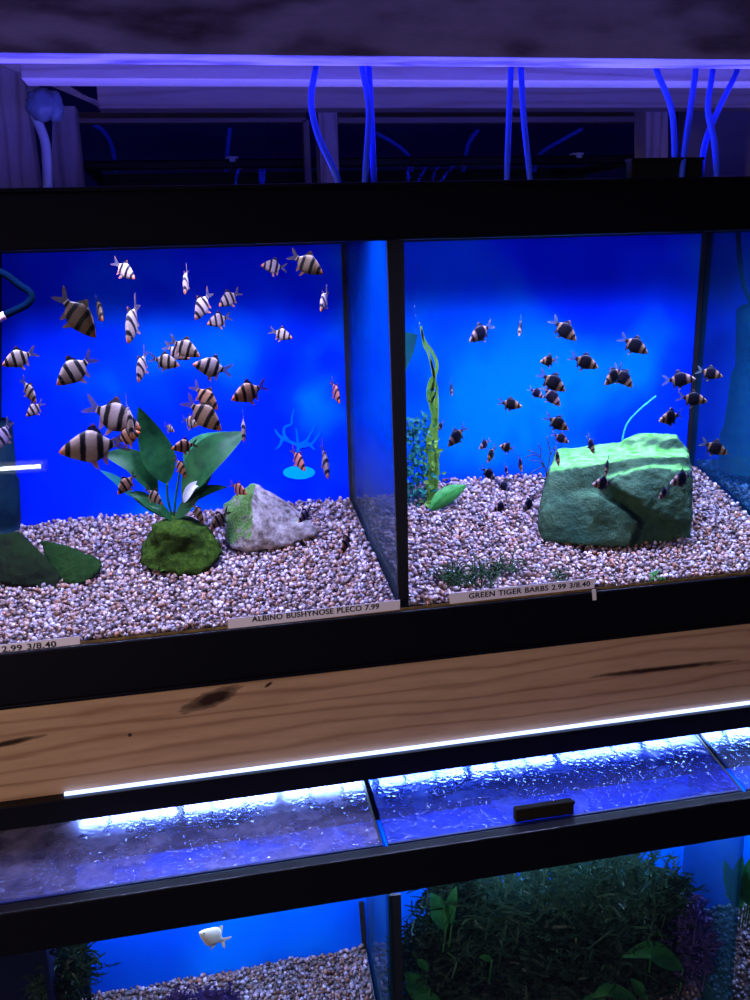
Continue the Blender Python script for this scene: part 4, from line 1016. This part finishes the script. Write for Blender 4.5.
FISH = [
 ('t', 96, 337, 56, 291, .03, .97, dark, 'large dark striped barb, nose down, alone above the pale ones near the hose'),  # tint darkened because the fish is seen against the light
 ('t', 104, 320, 94, 300, .17, .55, dark, 'tiny dim striped barb just behind the large dark barb'),
 ('t', 135, 279, 112, 260, .10, .9, pale, 'topmost pale striped barb, diving alone under the black frame'),
 ('t', 128.7, 342, 137, 300, .08, .75, n_, 'slim striped barb seen from above its back, diving above the white one'),
 ('t', 184.7, 294, 187.5, 267, .08, .75, pale, 'small slim pale barb hanging nose-down high in the water'),
 ('t', 195.3, 319.5, 211, 290, .08, .88, pale, 'pale pinkish barb with raised tail, above two greyish small barbs'),
 ('t', 218.7, 306, 241, 290.5, .16, .92, dim, 'upper one of two small greyish barbs behind the pale pinkish barb'),
 ('t', 206.7, 324, 232, 316, .16, .92, dim, 'lower one of two small greyish barbs behind the pale pinkish barb'),
 ('t', 260.3, 265.5, 288, 268, .15, .95, dim, 'small dark barb under the frame, facing away from the larger barb beside it'),
 ('t', 322, 274, 289.5, 253, .06, .96, dark, 'plump dark-tan barb under the frame, closest to the dark corner'),
 ('t', 319, 311, 330, 289, .08, .72, pale, 'slim pale barb with orange nose near the dark back corner'),
 ('t', 292, 338, 269.5, 330, .13, .95, n_, 'small lone striped barb swimming in open blue water'),
 ('t', 3, 365, 36.5, 351, .07, .95, n_, 'striped barb below the pink hose tip, facing the end wall'),
 ('t', 57.5, 384.5, 94.5, 355, .06, .96, n_, 'clear-striped barb in mid-water below the large dark barb'),
 ('t', 37, 402, 20, 378, .08, .88, n_, 'diving barb overlapping a smaller one, near the filter column'),
 ('t', 27, 415.5, 43, 402, .12, .85, dim, 'smaller barb hidden partly under the diving barb by the filter'),
 ('t', -3, 449, 9, 421, .05, .8, blue, 'pinkish-violet barb cut by the picture edge beside the filter'),
 ('t', 138.5, 381, 146, 349, .07, .8, pale, 'slim white and orange barb seen from above, below the slim diving one'),
 ('t', 179.5, 365.5, 148.5, 357.5, .08, .96, n_, 'greyish-tan barb right beneath the overlapping pair'),
 ('t', 199.5, 356, 168, 339, .07, .95, n_, 'front barb of the overlapping pair above the grey barb'),
 ('t', 190, 359, 163, 345, .10, .95, pale, 'whitish barb showing behind the front one of the overlapping pair'),
 ('t', 192.5, 364, 233, 371.5, .08, .97, grey, 'plain grey barb with a wide forked tail, level in the middle'),
 ('t', 231, 399.5, 268, 384.5, .05, .96, brown, 'tall-bodied brown barb with red tail edges, apart from the shoal'),
 ('t', 217.5, 409, 192, 384, .09, .95, brown, 'barb behind and above the large brown diving barb'),
 ('t', 221, 429.5, 184, 399, .05, .96, (.75, .62, .5), 'large brown barb diving with red nose, above the sword leaf'),
 ('t', 197.5, 424, 182, 420, .12, .6, n_, 'stubby barb close under the belly of the large brown diver'),
 ('t', 174.5, 431, 164, 425, .16, .7, dim, 'tiniest striped barb, beside the tall sword leaf'),
 ('t', 171.5, 448, 198.5, 444, .035, .93, brown, 'orange-brown barb between the upright and the slanting sword leaves'),
 ('t', 186, 476, 174, 457, .035, .85, brown, 'slim brown barb diving between the sword plant stems'),
 ('t', 118, 493, 136, 474, .035, .88, brown, 'brown barb in front of the low sword leaf at the outer side'),
 ('t', 162.5, 503, 144.5, 488.5, .035, .85, n_, 'round-bodied barb diving at the sword plant base'),
 ('t', 59, 452, 129.5, 441, .065, .995, n_, 'largest barb with four bold stripes and orange nose, beside the plant'),
 ('t', 141, 428, 83, 404, .09, .96, grey, 'large plain grey barb with forked tail, above the boldest striped barb'),
 ('t', 133, 436, 125, 400, .035, .75, n_, 'barb seen nose-on overlapping the large plain grey barb'),
 ('t', 140.5, 431, 113, 444, .06, .9, brown, 'brown barb between the boldest striped barb and the tall leaf'),
 ('t', 243, 440, 244, 414, .07, .75, n_, 'slim barb hanging nose-down at the tip of the slanting leaf'),
 ('t', 246, 492, 230, 485, .05, .7, red, 'reddish barb resting above the peak of the pale porous rock'),
 ('t', 210.5, 527, 230, 511, .05, .85, dark, 'dark barb between the mossy rock and the porous rock'),
 ('t', 203, 522, 192, 502, .045, .85, dark, 'dark slim barb in shadow at the foot of the sword plant'),
 ('t', 297.5, 521, 313, 508, .03, .85, blue, 'violet-grey barb against the sloping side of the porous rock'),
 ('t', 340.5, 552, 352.5, 530, .03, .85, brown, 'lone barb close over the gravel near the first divider'),
 ('t', 338, 402, 332.5, 380, .16, .72, red, 'slim reddish barb near the dark back corner, over the coral reflection'),
 ('t', 303.5, 469, 292, 449, .17, .75, red, 'slim reddish barb in front of the pale round disc reflection'),
 ('t', 326, 476, 323, 444, .17, .78, dim, 'slim violet barb upright between the disc reflection and the corner'),
 ('g', 467.5, 341.5, 495, 323, .07, .95, (1, 1, 1.4), 'dark barb with a bright white tail, highest on the divider side'),
 ('g', 516, 336, 524.5, 318, .10, .75, n_, 'slim dark barb hanging nose-down near the white-tailed one'),
 ('g', 574, 340.5, 553, 318, .07, .95, n_, 'black and tan barb diving, above the close group of dark barbs'),
 ('g', 538.5, 361.5, 560, 360, .10, .95, (.7, .55, .5), 'dark barb topping the close group, facing the white-tailed one'),
 ('g', 563.5, 391, 540, 372, .07, .95, n_, 'black barb diving in the middle of the close group'),
 ('g', 542, 397.5, 530, 388, .14, .85, blue, 'small bluish barb at the side of the close group'),
 ('g', 558, 405.5, 544, 386, .09, .9, (1, .9, 1.3), 'lowest dark blue barb of the close group'),
 ('g', 450, 395.5, 452.8, 379, .14, .75, n_, 'tiny slim dark barb beside the stringy plant'),
 ('g', 520.5, 406, 499, 402, .09, .9, n_, 'dark barb with pinkish patches, on the divider side of the close group'),
 ('g', 567, 429.5, 546, 416, .06, .95, n_, 'black and orange-tan barb just above the corner of the green rock'),
 ('g', 446.5, 446, 468, 425.5, .06, .95, n_, 'dark barb with pink face, close beside the stringy plant'),
 ('g', 567.5, 442, 552.5, 433.5, .10, .9, blue, 'small bluish barb tucked under the orange-tan one'),
 ('g', 645.5, 353, 621.5, 336.5, .07, .95, n_, 'dark barb diving alone highest over the green rock'),
 ('g', 596.5, 367.5, 571, 355.5, .07, .95, n_, 'bluish-black barb with pale nose, between two dark groups'),
 ('g', 602.5, 384.5, 626, 366, .06, .95, n_, 'one of the crossed pair, nose down towards the close group'),
 ('g', 630, 387, 614, 366, .08, .93, n_, 'one of the crossed pair, nose down towards the back corner'),
 ('g', 693.5, 378.5, 664, 381, .08, .96, (1, .95, 1.2), 'level barb with pale nose, touching the dark back corner post'),
 ('g', 705, 401, 679, 396.5, .06, .95, n_, 'dark barb in front of the corner post, below the pale-nosed one'),
 ('g', 656.5, 420.5, 685.5, 414, .04, .96, n_, 'largest dark barb with orange nose, above the green rock end'),
 ('g', 720, 376, 698.5, 370, .09, .93, n_, 'small brown barb seen against the second divider glass'),
 ('g', 725, 453, 703, 442, .06, .93, n_, 'black barb low in front of the second divider glass'),
 ('g', 477.5, 448.5, 492, 439.5, .14, .9, blue, 'small bluish barb over the gravel between plant and rock'),
 ('g', 485.5, 462, 497.5, 445.5, .08, .88, brown, 'dark brown barb diving beside a pinkish one over the gravel'),
 ('g', 498.5, 445, 516, 450.5, .09, .93, (1, .8, .75), 'pinkish barb beside the dark brown diving one'),
 ('g', 519.5, 471, 520.5, 455, .14, .75, brown, 'slim brown barb hanging near the black twig'),
 ('g', 494.5, 479, 481.5, 467, .10, .9, (.6, 1.0, 1.2), 'teal-tinted barb at the back edge of the gravel'),
 ('g', 509.5, 489.5, 496.5, 482, .08, .85, (.5, .8, 2.0), 'plain blue barb low over the gravel'),
 ('g', 491, 509.5, 511, 504, .05, .95, (.9, .85, 1.3), 'blurred blue-grey barb lowest over the open gravel'),
 ('g', 520.5, 511, 538, 496, .05, .9, (.4, .4, .7), 'blackest barb at the lower corner of the green rock'),
 ('g', 506, 475.5, 506, 464, .15, .75, (1.2, 1, 1.2), 'tiny pale barb hanging over the far gravel'),
 ('g', 556, 465, 558.5, 448, .045, .75, brown, 'slim dark barb in front of the bright near corner of the rock top'),
 ('g', 590.8, 452.5, 590.3, 435, .05, .75, n_, 'slim upright dark barb in the middle of the bright rock top'),
 ('g', 602.5, 475, 612, 455, .035, .85, n_, 'slim dark barb just above the level one on the rock face'),
 ('g', 590.5, 484, 616, 482.5, .03, .96, (1, .95, 1.2), 'level dark barb with pale face in front of the rock face'),
 ('g', 667.5, 483, 697, 474, .03, .95, (.9, .9, 1.2), 'dark blue barb by the end of the rock, below the bright top'),
 ('g', 656.5, 498.5, 672.5, 486, .03, .92, (.7, .7, 1.0), 'small dark barb above the crack of the green rock'),
 ('g', 437, 430.5, 445, 420.5, .10, .9, (.6, 1.0, 1.1), 'small teal barb half hidden beside the strands of the stringy plant'),
]
for row in FISH: place(*row)
KIT['p'] = [(nm, me.copy()) for nm, me in KIT['t'] if nm != 'pelvic_fin']
pm = simple('pale_yellow_skin', (.62, .55, .42), .45)
for nm, me in KIT['p']:
    if nm != 'eye':
        me.materials.clear(); me.materials.append(pm)
place('p', 199, 928, 229, 947, YL+.05, .95, n_, 'pale yellowish fish alone in the lower aquarium', 'fish of the lower aquarium')

# ------------------------------------------------------------------ light
def area(name, loc, rot, sx, sy, power, color, spread=PI):
    l = bpy.data.lights.new(name, 'AREA'); l.shape = 'RECTANGLE'; l.size = sx; l.size_y = sy; l.energy = power; l.color = color; l.spread = spread
    o = bpy.data.objects.new(name, l); o.location = loc; o.rotation_euler = rot; COL.objects.link(o); return o
for x0, x1, pw in ((XL+.02, XD-.02, 3.7), (XD+.02, XR-.02, 4.0), (XR+.02, XE-.02, 2.8)):
    area('aquarium_lamp', ((x0+x1)/2, .07, zt1-.004), (0, 0, 0), x1-x0, .06, pw, (.52, .56, 1.0), math.radians(120))
area('lamp_spill', (.30, .06, zt1+.004), (PI, 0, 0), .95, .06, 2.6, (.10, .10, 1.0))
sl = bpy.data.lights.new('board_fill_spot', 'SPOT'); sl.energy = 84; sl.color = (1.0, .77, .58); sl.spot_size = math.radians(34); sl.spot_blend = .8; sl.shadow_soft_size = .05  # added warm spot, cone held on the front board
so = bpy.data.objects.new('board_fill_spot', sl); so.location = (-1.5, -1.3, CZ+.05); COL.objects.link(so)
so.rotation_euler = (Vector((.27, 0, CZ-.50))-so.location).to_track_quat('-Z', 'Y').to_euler()
area('room_fill', (-.9, -1.7, CZ+1.0), (math.radians(55), 0, math.radians(-30)), 1.2, .8, 4.6, (.40, .30, 1.0))  # added violet fill brightening the top beam and rails
for x0, x1, pw in ((-.13, XLD-.01, .65), (XLD+.01, XLR-.01, .9), (XLR+.01, .75, .7)):
    area('lower_aquarium_fill', ((x0+x1)/2, -.040, zr0+.006), (0, 0, 0), x1-x0, .03, pw, (.42, .58, 1.0))  # added below the water surface to brighten the dark lower tank
w = bpy.data.worlds.new('world'); scene.world = w; w.use_nodes = True
bg = w.node_tree.nodes['Background']; bg.inputs[0].default_value = (.05, .05, .16, 1); bg.inputs[1].default_value = .14
scene.cycles.max_bounces = 12; scene.cycles.transparent_max_bounces = 24; scene.cycles.caustics_reflective = False; scene.cycles.caustics_refractive = False
scene.cycles.sample_clamp_indirect = 4.0
scene.cycles.use_denoising = True
